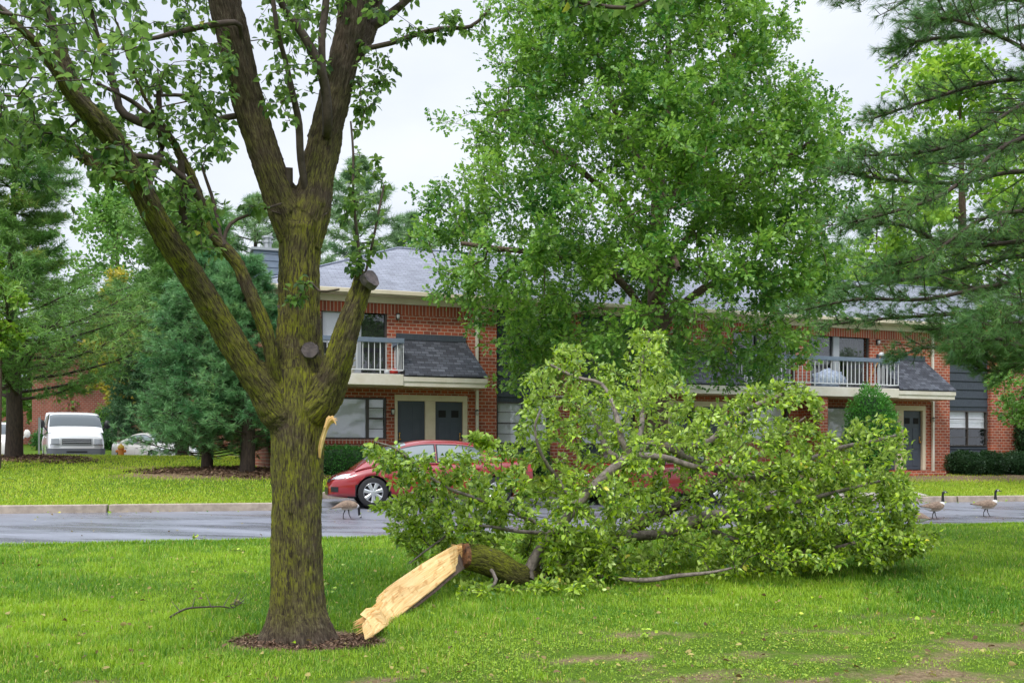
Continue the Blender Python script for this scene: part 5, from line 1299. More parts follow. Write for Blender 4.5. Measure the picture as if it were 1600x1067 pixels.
# ---------------------------------------------------------------- shrubs and hedges
def bush(name, label, cat, loc, rx, ry, rz, n, size, lm, core, rot=0, box=0.0, group=None, stem=False):
    root = empty(name, loc, rot, label, cat, group)
    d = nrm(rng.normal(0, 1, (n, 3)))
    if box: 
        m_ = np.max(np.abs(d), axis=1, keepdims=True); d = d*(1-box) + (d/m_)*box*.92
    k = np.array([1 + .2*mnoise.noise(Vector(q)*2.6) + .13*mnoise.noise(Vector(q)*7) for q in d])
    rr = (rng.random(n)**.12)*k*(1 + .10*rng.random(n)**6)
    pos = d*rr[:, None]*np.array([rx, ry, rz]) + np.array([0, 0, rz*.98])
    keep = pos[:, 2] > 0; pos = pos[keep]; dd = d[keep]
    tt_ = np.clip(.45 + 1.6*(k[keep]-1) + rng.normal(0, .2, len(pos)), 0, .95)
    leaves('foliage', pos, nrm(dd + rng.normal(0, .6, dd.shape) + np.array([0,0,.4])), size*rng.uniform(.6, 1.3, len(pos)), .6, lm, root, tint=tt_, roll=1.5)
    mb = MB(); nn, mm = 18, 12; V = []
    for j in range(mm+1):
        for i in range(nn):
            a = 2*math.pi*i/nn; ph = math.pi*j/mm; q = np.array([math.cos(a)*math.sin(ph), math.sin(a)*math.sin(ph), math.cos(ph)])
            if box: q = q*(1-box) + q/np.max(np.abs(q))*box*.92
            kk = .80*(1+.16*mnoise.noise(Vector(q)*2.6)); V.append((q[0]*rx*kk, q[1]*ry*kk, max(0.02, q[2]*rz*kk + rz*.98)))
    mesh_obj('dark_core', V, [(j*nn+i, j*nn+(i+1) % nn, (j+1)*nn+(i+1) % nn, (j+1)*nn+i) for j in range(mm) for i in range(nn)], core, root, smooth=True)  # solid core added inside the leaves to stop see-through, dark like inner shade
    MB().tube([(0,0,-.1),(0,0,rz*.8)], [.05,.03], 6).build('stem', M['trunk_dark'], root)
    return root
M['core'] = mat('core_shade_green', (.008,.025,.008), 1.0, (.015,.045,.012), 9)
M['leaf_hedge'] = leaf_mat('hedge_leaf', (.02,.10,.018), (.06,.21,.03), trans=.15)
M['leaf_dark'] = leaf_mat('dark_hedge_leaf', (.01,.04,.012), (.03,.085,.022), trans=.15)
M['leaf_arb'] = leaf_mat('arborvitae_leaf', (.035,.16,.02), (.10,.31,.04), trans=.2)
def bl(x, y): q = W(x, y, 0); return (q[0], q[1], ground(q[0], q[1]) - .05)
xa = bx(1362, -1.9)
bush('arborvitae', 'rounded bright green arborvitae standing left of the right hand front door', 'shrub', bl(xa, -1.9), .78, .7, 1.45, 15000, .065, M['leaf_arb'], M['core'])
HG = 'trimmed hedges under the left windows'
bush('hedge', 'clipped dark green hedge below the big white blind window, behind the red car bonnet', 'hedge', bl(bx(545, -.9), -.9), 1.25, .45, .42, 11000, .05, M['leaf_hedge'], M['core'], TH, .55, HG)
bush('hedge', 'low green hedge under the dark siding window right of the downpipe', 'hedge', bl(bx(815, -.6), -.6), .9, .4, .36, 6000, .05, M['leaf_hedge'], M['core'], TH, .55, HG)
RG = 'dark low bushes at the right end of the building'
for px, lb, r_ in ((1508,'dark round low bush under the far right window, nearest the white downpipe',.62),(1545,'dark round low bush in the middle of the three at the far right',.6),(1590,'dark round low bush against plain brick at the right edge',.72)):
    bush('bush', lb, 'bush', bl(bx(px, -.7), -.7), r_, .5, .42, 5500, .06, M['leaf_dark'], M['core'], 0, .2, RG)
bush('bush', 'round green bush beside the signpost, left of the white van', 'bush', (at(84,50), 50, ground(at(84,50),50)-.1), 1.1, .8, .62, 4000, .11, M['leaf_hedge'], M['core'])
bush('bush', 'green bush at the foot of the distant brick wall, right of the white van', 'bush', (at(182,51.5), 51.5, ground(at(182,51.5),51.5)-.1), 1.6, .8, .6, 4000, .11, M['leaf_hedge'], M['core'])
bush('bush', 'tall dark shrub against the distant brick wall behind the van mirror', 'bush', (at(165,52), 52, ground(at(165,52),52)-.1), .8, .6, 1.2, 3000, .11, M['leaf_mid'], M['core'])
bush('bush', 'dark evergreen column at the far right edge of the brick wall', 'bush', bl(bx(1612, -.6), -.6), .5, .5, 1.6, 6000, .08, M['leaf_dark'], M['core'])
# ---------------------------------------------------------------- vehicles
def paint(name, c, c2=None): 
    m = mat(name, c, .32, coat=.9, spec=.6); return m
M['tyre'] = mat('tyre_rubber', (.018,.018,.02), .8); M['alloy'] = mat('alloy', (.62,.63,.65), .3, metal=.7)
M['glass_car'] = glass_mat('car_glass', tintc=(.8,.95,.9), dark=.45, refl=.3, rough=.02)
M['black_trim'] = mat('black_trim', (.012,.012,.014), .45); M['cabin'] = mat('cabin', (.10,.10,.105), .8); M['seat_fab'] = mat('seat_fabric', (.33,.32,.31), .9)
M['lamp_clear'] = mat('headlamp', (.75,.78,.82), .08, coat=1.0, spec=.8); M['lamp_red'] = mat('tail_lamp', (.4,.01,.01), .15, coat=1)
M['chrome'] = mat('chrome', (.75,.76,.78), .12, metal=1); M['plate'] = mat('plate', (.6,.6,.55), .4); M['amber'] = mat('amber_lens', (.7,.28,.03), .2)
def sm(xk, yk, x):
    """smooth curve through key points (monotone-ish cubic)"""
    xk = np.asarray(xk, float); yk = np.asarray(yk, float); x = np.clip(x, xk[0], xk[-1]); i = np.clip(np.searchsorted(xk, x) - 1, 0, len(xk)-2)
    m = np.gradient(yk, xk); h = xk[i+1]-xk[i]; t = (x-xk[i])/h
    return (2*t**3-3*t**2+1)*yk[i] + (t**3-2*t**2+t)*h*m[i] + (-2*t**3+3*t**2)*yk[i+1] + (t**3-t**2)*h*m[i+1]
def vehicle(name, label, cat, loc, rz, S, pm, group=None):
    """x forward. S: key curves for the lower body (belt, width), the cabin roof line and the glass"""
    t = empty(name, loc, rz, label, cat, group)
    xb, zb_, wb_ = S['x'], S['belt'], S['w']; xr_, zr_ = S['rx'], S['rz']
    lo = S['lo']; x0, x1 = xb[0], xb[-1]
    belt = lambda x: sm(xb, zb_, x); wid = lambda x: sm(xb, wb_, x)
    n = 60; X = np.sort(np.concatenate([np.linspace(x0, x1, n), [x0+.02, x1-.02, x0+.06, x1-.06]])); V = []; K = 11
    for x in X:
        w_ = wid(x); zt = belt(x); zl = lo + .10*max(0, (abs(x)-abs(x1)+.5)); h = zt-zl
        half_ = [(0, zl), (w_*.80, zl), (w_*.95, zl+.04*h+.02), (w_*.985, zl+.22*h), (w_*1.0, zl+.50*h), (w_*.995, zl+.66*h), (w_*.975, zl+.80*h), (w_*.935, zl+.92*h), (w_*.86, zt-.005), (w_*.5, zt+S['crown']*.75), (0, zt+S['crown'])]
        for (y, z) in half_: V.append((x, y, z))
        for (y, z) in half_[-2:0:-1]: V.append((x, -y, z))
    R_ = 2*K-2; Fq = []
    for i in range(len(X)-1):
        for k in range(R_): k2 = (k+1) % R_; Fq.append((i*R_+k, (i+1)*R_+k, (i+1)*R_+k2, i*R_+k2))
    Fq.append(tuple(range(R_))); Fq.append(tuple((len(X)-1)*R_ + k for k in range(R_))[::-1])
    body = mesh_obj('body', V, Fq, [pm, M['black_trim']], t, smooth=True)
    # wheel arches
    cuts = []
    for wx in S['wheels']:
        c = MB().lathe([(0,-1.3),(S['wr']*1.13,-1.3),(S['wr']*1.13,1.3),(0,1.3)], 'y', (wx, 0, S['wr']), 36)
        me = bpy.data.meshes.new('c'); me.from_pydata(c.v, [], c.f); bmm = bmesh.new(); bmm.from_mesh(me); bmesh.ops.remove_doubles(bmm, verts=bmm.verts, dist=1e-5); bmesh.ops.recalc_face_normals(bmm, faces=bmm.faces); bmm.to_mesh(me); bmm.free()
        co_ = bpy.data.objects.new('c', me); scn.collection.objects.link(co_); co_.parent = t
        md = body.modifiers.new('b', 'BOOLEAN'); md.operation = 'DIFFERENCE'; md.object = co_; md.solver = 'EXACT'; cuts.append(co_)
    bmm = bmesh.new(); bmm.from_mesh(body.data); bmesh.ops.remove_doubles(bmm, verts=bmm.verts, dist=1e-5); bmesh.ops.recalc_face_normals(bmm, faces=bmm.faces); bmm.to_mesh(body.data); bmm.free()
    dg = bpy.context.evaluated_depsgraph_get(); dg.update(); nm_ = bpy.data.meshes.new_from_object(body.evaluated_get(dg)); body.modifiers.clear(); body.data = nm_; nm_.name = 'body'
    for c in cuts: bpy.data.objects.remove(c)
    if len(nm_.materials) < 2: nm_.materials.append(M['black_trim'])
    for p in nm_.polygons:
        c = p.center
        for wx in S['wheels']:
            if abs(math.hypot(c.x-wx, c.z-S['wr']) - S['wr']*1.13) < .012 and abs(c.y) < wid(wx)*.975: p.material_index = 1; p.use_smooth = False
        if c.z < lo + .03: p.material_index = 1
    # cabin
    wbelt = S.get('gw', .90); wtop = S.get('tw', .72)
    def cab(x, u):     # u 0..1 belt side -> roof centre
        w_ = wid(x); zt = belt(x)-.01; zr = max(sm(xr_, zr_, x), zt+.005); y0 = w_*wbelt; hh = (zr-zt); y1 = w_*(wbelt + (wtop-wbelt)*min(1, hh/S['hh']))
        ed = S.get('edge', .10)
        if u < .55: q = u/.55; return (x, y0+(y1-y0)*q + .02*math.sin(q*math.pi), zt + (hh-min(ed, hh*.4))*q)
        a = (u-.55)/.45*math.pi/2; e = min(ed, hh*.4); return (x, y1*math.cos(a)**.55, zr - e + e*math.sin(a)**.8)
    XC = np.linspace(xr_[0], xr_[-1], 44); us = [0,.14,.28,.42,.55,.62,.69,.76,.84,.92,1.0]; V = []; Fq = []
    for x in XC:
        r_ = [cab(x, u) for u in us]; r_ = r_ + [(p[0], -p[1], p[2]) for p in r_[-2::-1]]; V += r_
    m = 2*len(us)-1; g0, g1 = S['side']; ws0, ws1 = S['ws']; rs0, rs1 = S['rs']; mi = []
    pil = S['pillars']
    body_f = []
    for i in range(len(XC)-1):
        xm = (XC[i]+XC[i+1])/2
        for k in range(m-1):
            Fq.append((i*m+k, (i+1)*m+k, (i+1)*m+k+1, i*m+k+1))
    cabin = mesh_obj('roof', V, Fq, [pm, M['black_trim']], t, smooth=True)
    def patch(nm, xa, xb_, ua, ub, mt, side=1, nx=14, nu=8, off=.006, slant=None):
        V = []; 
        for i in range(nx+1):
            for k in range(nu+1):
                f = i/nx; u = ua+(ub-ua)*k/nu; xx = xa+(xb_-xa)*f
                if slant: xx = slant(xx, (u-ua)/(ub-ua))
                p = np.array(cab(xx, u)); e = 1e-3; d1 = np.array(cab(xx+e, u)) - p; d2 = np.array(cab(xx, min(u+.01, 1)))-p if u < .985 else p - np.array(cab(xx, u-.01)); nn = np.cross(d1, d2); nn = nn/(np.linalg.norm(nn)+1e-9)
                if nn[2] < -.2 and nn[1] < 0 : nn = -nn
                if nn[1] < 0 and u < .6: nn = -nn
                if u >= .6 and nn[2] < 0: nn = -nn
                q = p + nn*off; V.append((q[0], q[1]*side, q[2]))
        return V, [(i*(nu+1)+k, (i+1)*(nu+1)+k, (i+1)*(nu+1)+k+1, i*(nu+1)+k+1) for i in range(nx) for k in range(nu)]
    def add_patch(nm, *a, **k):
        V, Fq = patch(nm, *a, **k); return mesh_obj(nm, V, Fq, a[4], t, smooth=True)
    def add_top(nm, xa, xb_, ua, mt):
        V1, F1 = patch(nm, xa, xb_, ua, 1.0, mt, 1); V2, F2 = patch(nm, xa, xb_, ua, 1.0, mt, -1); b = len(V1)
        return mesh_obj(nm, V1+V2, F1+[tuple(b+i for i in f[::-1]) for f in F2], mt, t, smooth=True)
    gm = S.get('glassm') or M['glass_solid']
    add_top('windscreen', ws0, ws1, .62, gm); add_top('rear_window', rs0, rs1, .62, gm)
    for sd in (1, -1):
        for (a, b) in pil:
            add_patch('window_surround', a-.03, b+.03, .03, .545, M['black_trim'], side=sd, off=.003, nx=20)
            add_patch('side_window', a, b, .06, .51, gm, side=sd, off=.008, nx=20)
    # door seams and handles
    for sd in (1, -1):
        for x in S['seams']:
            mb = MB(); zs = np.linspace(lo+.1, belt(x)-.02, 8)
            def yy(x, z):
                w_ = wid(x); h = belt(x)-lo; f = (z-lo)/h; return w_*np.interp(f, [0,.06,.22,.5,.66,.8,.92,1], [.8,.95,.985,1.0,.995,.975,.935,.86])
            for a, b in zip(zs[:-1], zs[1:]):
                mb.add([(x-.006, sd*(yy(x,a)+.002), a), (x+.006, sd*(yy(x,a)+.002), a), (x+.006, sd*(yy(x,b)+.002), b), (x-.006, sd*(yy(x,b)+.002), b)], [(0,1,2,3)])
            mb.build('door_seam', M['black_trim'], t)
        for x in S['handles']:
            z = lo + (belt(x)-lo)*.80; y = wid(x)*.975*sd; MB().box(x-.10, x+.10, y-.03, y+.03, z-.012, z+.018).build('door_handle', pm, t, bevel=.008)
        mx = S['mirror']; y0 = wid(mx)*.93*sd; z = belt(mx)+.02; L_ = S.get('ml', .16)
        mb = MB(); mb.tube([(mx, y0, z-.03), (mx-.02, y0+sd*.08, z+.02)], [.03,.035], 6); 
        ob_ = MB().lathe([(0,-.06),(.07,-.05),(.105,0),(.10,.05),(0,.055)], 'x', (0,0,0), 16).build('mirror', S.get('mirm', pm), t, smooth=True); ob_.location = (mx-.02, y0+sd*(.08+L_*.5), z+S.get('mh', .08)); ob_.scale = (1, 1.15, S.get('msz', .85))
        mb.tube([(mx-.02, y0+sd*.08, z+.02), (mx-.02, y0+sd*(.08+L_*.4), z+S.get('mh', .08))], .03, 6); mb.build('mirror_arm', S.get('mirm', pm), t)
    # wheels
    wr = S['wr']; ins = S.get('wi', .0)
    for wx in S['wheels']:
        for sd in (1, -1):
            yo = (wid(wx) - .012 - ins)*sd
            pf = [(wr*.66,-.10),(wr*.93,-.105),(wr*.985,-.09),(wr,-.06),(wr,.06),(wr*.985,.09),(wr*.93,.105),(wr*.66,.10)]
            wh = MB().lathe([(r_, h*1.0) for r_, h in pf], 'y', (0,0,0), 40).build('wheel', M['tyre'], t, smooth=True); wh.location = (wx, yo-sd*.10, wr)
            rm = MB(); r0 = wr*.67; o_ = sd
            rm.lathe([(r0*1.01, o_*.095),(r0*.97,o_*.10),(r0*.92,o_*.085),(r0*.88,o_*.03),(r0*.86,o_*-.03)], 'y', (0,0,0), 40)
            ns = S.get('spokes', 7)
            for k in range(ns):
                a = 2*math.pi*k/ns + .2; ca, sa = math.cos(a), math.sin(a); px_, pz_ = -sa, ca; 
                q = [(r0*.12, .045*wr/.32), (r0*.93, .075*wr/.32)]; vs_ = []
                for (rr_, hw_), yd in zip(q, (.085, .082)):
                    for (s_, dy) in ((-1, 0), (-.55, .012), (.55, .012), (1, 0), (1, -.03), (-1, -.03)): vs_.append((ca*rr_+px_*hw_*s_*.6, o_*(yd+dy), sa*rr_+pz_*hw_*s_*.6))
                rm.add(vs_, [(i, (i+1) % 6, 6+(i+1) % 6, 6+i) for i in range(6)] + [(0,1,2,3,4,5), (11,10,9,8,7,6)])
            rm.lathe([(r0*.22,o_*.06),(r0*.22,o_*.10),(r0*.12,o_*.104),(0,o_*.104)], 'y', (0,0,0), 16)
            rm.build('rim', S.get('rimm', M['alloy']), wh)
            MB().lathe([(r0*.9,o_*.02),(0,o_*.02)], 'y', (0,0,0), 24).build('dark_backing', M['black_trim'], wh)  # black backing disc added behind the spokes, stands in for shade there
    # seats seen through the glass
    if S.get('extras'): S['extras'](t, belt, wid, lo, pm, cab)
    return t
M['glass_solid'] = mat('tinted_glass', (.10,.125,.13), .04, coat=1.0, spec=.9)
M['glass_pale'] = mat('reflecting_glass', (.15,.18,.19), .05, coat=.6, spec=.8)
def ell(mb_or, nm, c, s, mt, par, rot=None, n=18):
    m = MB().lathe([(math.sin(math.pi*i/8)*1.0, -math.cos(math.pi*i/8)) for i in range(9)], 'z', (0,0,0), n).build(nm, mt, par, smooth=True)
    m.location = c; m.scale = s
    if rot: m.rotation_euler = rot
    return m
def nose_patch(t, nm, belt, wid, xk, zf, sd, mt, dx=0):
    pass
def sedan_extras(head, grille=None, fog=True, plate=False):
    def fn(t, belt, wid, lo, pm, cab):
        from mathutils.bvhtree import BVHTree
        body = [c for c in t.children if c.name.startswith('body')][0]
        me = body.data; bv = BVHTree.FromPolygons([v.co for v in me.vertices], [p.vertices[:] for p in me.polygons])
        def proj(pts, org, d, off=.006):
            out = []
            for (a, b) in pts:
                o_ = Vector(org(a, b)); h = bv.ray_cast(o_, Vector(d), 6)
                if h[0] is None: return None
                out.append(h[0] + h[1]*off)
            return out
        def decal(nm, fn_, na, nb, org, d, mt, off=.006):
            g = [(fn_(i/na, j/nb)) for i in range(na+1) for j in range(nb+1)]
            V = proj(g, org, d, off)
            if V: mesh_obj(nm, V, [(i*(nb+1)+j, (i+1)*(nb+1)+j, (i+1)*(nb+1)+j+1, i*(nb+1)+j+1) for i in range(na) for j in range(nb)], mt, t, smooth=True)
        head(t, decal, belt, wid)
    return fn
def civic_bits(t, decal, belt, wid):
    for sd in (1, -1):
        # headlamp wraps the corner, cast from the side
        decal('headlight', lambda a, b: (2.16 - .62*a, .60 + .035*a + (.12*(1-a)**.6+.02)*b), 12, 5, lambda x, z: (x, sd*3, z), (0,-sd,0), M['lamp_clear'], .01)
        decal('headlight', lambda a, b: (sd*(.42+.36*a), .57+.04*a+.09*b), 6, 4, lambda y, z: (4, y, z), (-1,0,0), M['lamp_clear'], .012)
        decal('fog_recess', lambda a, b: (2.20-.14*a, .33+.11*b), 4, 3, lambda x, z: (x, sd*3, z), (0,-sd,0), M['black_trim'], .006)
        decal('tail_light', lambda a, b: (-2.0-.16*a, .74+.16*b), 5, 4, lambda x, z: (x, sd*3, z), (0,-sd,0), M['lamp_red'], .008)
        decal('tail_light', lambda a, b: (sd*(.48+.26*a), .72+.17*b), 5, 4, lambda y, z: (-4, y, z), (1,0,0), M['lamp_red'], .012)
        decal('side_skirt', lambda a, b: (1.0-2.0*a, .20+.05*b), 12, 2, lambda x, z: (x, sd*3, z), (0,-sd,0), M['black_trim'], .004)
    decal('grille', lambda a, b: (-.36+.72*a, .52+.07*b), 10, 3, lambda y, z: (4, y, z), (-1,0,0), M['black_trim'], .008)
    decal('lower_grille', lambda a, b: (-.5+1.0*a, .28+.13*b), 10, 3, lambda y, z: (4, y, z), (-1,0,0), M['black_trim'], .008)
    decal('licence_plate', lambda a, b: (-.15+.3*a, .55+.15*b), 3, 3, lambda y, z: (-4, y, z), (1,0,0), M['plate'], .012)
CIV = dict(x=[-2.24,-2.2,-2.08,-1.7,-1.0,0,.9,1.35,1.75,2.05,2.19,2.25], belt=[.62,.86,.98,1.0,.97,.93,.90,.86,.76,.65,.55,.42], w=[.60,.74,.82,.865,.878,.878,.875,.868,.84,.76,.64,.50],
    rx=[-1.95,-1.7,-1.3,-.8,-.2,.3,.8,1.3,1.72], rz=[.96,1.09,1.27,1.40,1.445,1.435,1.33,1.10,.80], lo=.19, crown=.025, wheels=(1.34,-1.36), wr=.318, side=(0,0), ws=(.62,1.45), rs=(-1.80,-1.05),
    pillars=[(.02,1.12),(-.98,-.06)], seams=(1.02,-.02,-1.02), handles=(.12,-.86), mirror=.74, hh=.5, gw=.90, tw=.66, extras=sedan_extras(civic_bits), glassm=M['glass_pale'], msz=1.0, ml=.13)
M['red_paint'] = paint('red_car_paint', (.27,.004,.008)); M['red_dark'] = paint('maroon_car_paint', (.30,.012,.02))
def car_at(px_front, v0, S, name, label, pm, ang, group=None):
    """put the near front corner under picture column px_front"""
    Yc = 21.0
    for _ in range(8):
        X = (px_front-800)/F*Yc; Yc = v0 + KR*X
    a = ang; c, s = math.cos(a), math.sin(a)
    # heading -x: centre lies behind the nose
    cx_, cy_ = X + 2.25*math.cos(a), Yc + 2.25*math.sin(a) + .85
    return vehicle(name, label, 'car', (cx_, cy_, ground(cx_, cy_) + .012), a + math.pi, S, pm, group)
ang = math.atan(KR)*.82
car_at(498, 21.30, CIV, 'parked_car', 'red sedan parked at the kerb between the mossy trunk and the fallen limb, side on', M['red_paint'], ang, 'red cars parked in front of the building')
car_at(884, 21.35, CIV, 'parked_car', 'second red car, almost hidden behind the middle of the fallen crown', M['red_dark'], ang, 'red cars parked in front of the building')
# silver sedan
def silver_bits(t, decal, belt, wid):
    for sd in (1, -1):
        decal('headlight', lambda a, b: (sd*(.46+.34*a), .60+.05*a+.14*b), 8, 4, lambda y, z: (4, y, z), (-1,0,0), M['lamp_clear'], .012)
        decal('headlight', lambda a, b: (2.18-.5*a, .62+.03*a+.12*b), 8, 4, lambda x, z: (x, sd*3, z), (0,-sd,0), M['lamp_clear'], .008)
        decal('fog_recess', lambda a, b: (sd*(.44+.2*a), .30+.09*b), 4, 3, lambda y, z: (4, y, z), (-1,0,0), M['black_trim'], .008)
    decal('grille', lambda a, b: (-.26+.52*a, .55+.14*b), 10, 4, lambda y, z: (4, y, z), (-1,0,0), M['chrome'], .012)
    decal('lower_grille', lambda a, b: (-.34+.68*a, .28+.10*b), 10, 3, lambda y, z: (4, y, z), (-1,0,0), M['black_trim'], .008)
SIL = dict(CIV); SIL.update(x=[-2.4,-2.36,-2.2,-1.8,-1.0,0,.9,1.4,1.85,2.15,2.32,2.4], w=[.66,.8,.86,.90,.905,.905,.90,.89,.87,.80,.70,.56], belt=[.62,.9,1.02,1.02,.98,.95,.93,.90,.84,.74,.64,.45],
    extras=sedan_extras(silver_bits), wheels=(1.42,-1.4), wr=.33)
M['silver'] = paint('silver_paint', (.55,.53,.48)); M['van_white'] = paint('van_white_paint', (.78,.79,.80)); M['suv_white'] = paint('suv_paint', (.70,.68,.62))
Yc = 38.5; X = at(236, Yc); vehicle('parked_car', 'silver beige sedan facing the camera, half hidden by the blue green spruce', 'car', (X-.35, Yc+1.5, ground(X, Yc)+.05), R(-44), SIL, M['silver'])
# van
M['lamp_grey'] = mat('van_lamp', (.30,.32,.34), .1, coat=1)
def van_bits(t, decal, belt, wid):
    F_ = lambda y, z: (6, y, z); D = (-1, 0, 0)
    decal('bumper', lambda a, b: (-.93+1.86*a, .48+.22*b), 24, 4, F_, D, mat('bumper_grey', (.11,.12,.13), .4), .07)
    decal('bumper_slot', lambda a, b: (-.36+.72*a, .54+.06*b), 8, 3, F_, D, M['black_trim'], .078)
    decal('grille_frame', lambda a, b: (-.56+1.12*a, .80+.28*b), 12, 3, F_, D, M['alloy'], .012)
    decal('grille', lambda a, b: (-.50+1.0*a, .83+.22*b), 12, 3, F_, D, M['black_trim'], .02)
    for k in range(3): decal('grille_bar', lambda a, b: (-.48+.96*a, .86+.062*k+.02*b), 12, 2, F_, D, M['alloy'], .03)
    for sd in (1, -1):
        decal('headlight', lambda a, b: (sd*(.60+.27*a), .86+.20*b), 6, 3, F_, D, M['lamp_grey'], .02)
        decal('lamp_frame', lambda a, b: (sd*(.57+.33*a), .83+.025*b), 6, 2, F_, D, M['black_trim'], .03)
        decal('turn_signal', lambda a, b: (sd*(.60+.30*a), .76+.07*b), 6, 2, F_, D, M['alloy'], .02)
    decal('licence_plate', lambda a, b: (-.01+.0*a, .5+.0*b), 1, 1, F_, D, M['plate'], .02) if False else None
VAN = dict(x=[-2.7,-2.66,-2.4,-1,0,1.0,1.6,2.0,2.35,2.55,2.65,2.7], belt=[1.15,1.25,1.30,1.32,1.33,1.36,1.40,1.38,1.28,1.19,1.10,.85], w=[.93,.98,.995,1.0,1.0,1.0,1.0,.99,.975,.95,.90,.82],
    rx=[-2.68,-2.6,-2.2,-1,0,1.0,1.35,1.6,1.9,2.25], rz=[1.5,1.95,2.08,2.14,2.14,2.12,2.06,1.94,1.68,1.28], lo=.32, crown=.05, wheels=(1.75,-1.6), wr=.37, side=(0,0), ws=(1.45,2.02), rs=(-2.67,-2.62),
    pillars=[(.55,1.55)], seams=(1.75,.45), handles=(.6,), mirror=1.6, hh=.8, gw=.96, tw=.86, edge=.08, extras=sedan_extras(van_bits), glassm=mat('van_glass', (.05,.065,.07), .12, spec=.5), mirm=M['black_trim'], msz=1.6, mh=.22, ml=.3, rimm=M['alloy'], spokes=5)
Yc = 36.2; X = at(120, Yc); vn = vehicle('parked_van', 'white passenger van facing the camera on the road behind the far lawn', 'van', (X-1.25, Yc+2.35, ground(X, Yc)+.10), R(-62), VAN, M['van_white'])
MB().tube([(2.04,-.75,1.50),(2.0,-.2,1.53)], .012, 4).build('wiper', M['black_trim'], vn); MB().tube([(2.04,-.05,1.50),(2.0,.5,1.53)], .012, 4).build('wiper', M['black_trim'], vn)
SUV = dict(VAN); SUV.update(x=[-2.3,-2.26,-2.1,-1,0,.9,1.3,1.6,1.9,2.15,2.25,2.3], rx=[-2.25,-2.15,-1.9,-1,0,.35,.7,1.0,1.2,1.4], rz=[1.3,1.62,1.74,1.8,1.8,1.78,1.66,1.45,1.28,1.1], belt=[1.0,1.08,1.1,1.1,1.1,1.1,1.09,1.08,1.05,1.0,.92,.75], ws=(.62,1.18), rs=(-2.24,-2.16), pillars=[(.0,.72),(-.95,-.08)], wheels=(1.4,-1.35), mirror=.8, seams=(.95,-.02,-1.0), mirm=None, extras=None)
SUV['mirm'] = M['suv_white']; SUV['wheels'] = (1.4, -1.35)
Yc = 36.0; X = at(-8, Yc); vehicle('parked_suv', 'pale suv at the left edge, mostly hidden behind the pine trunk', 'car', (X-1.1, Yc+1.9, ground(X, Yc)+.05), R(-60), SUV, M['suv_white'])

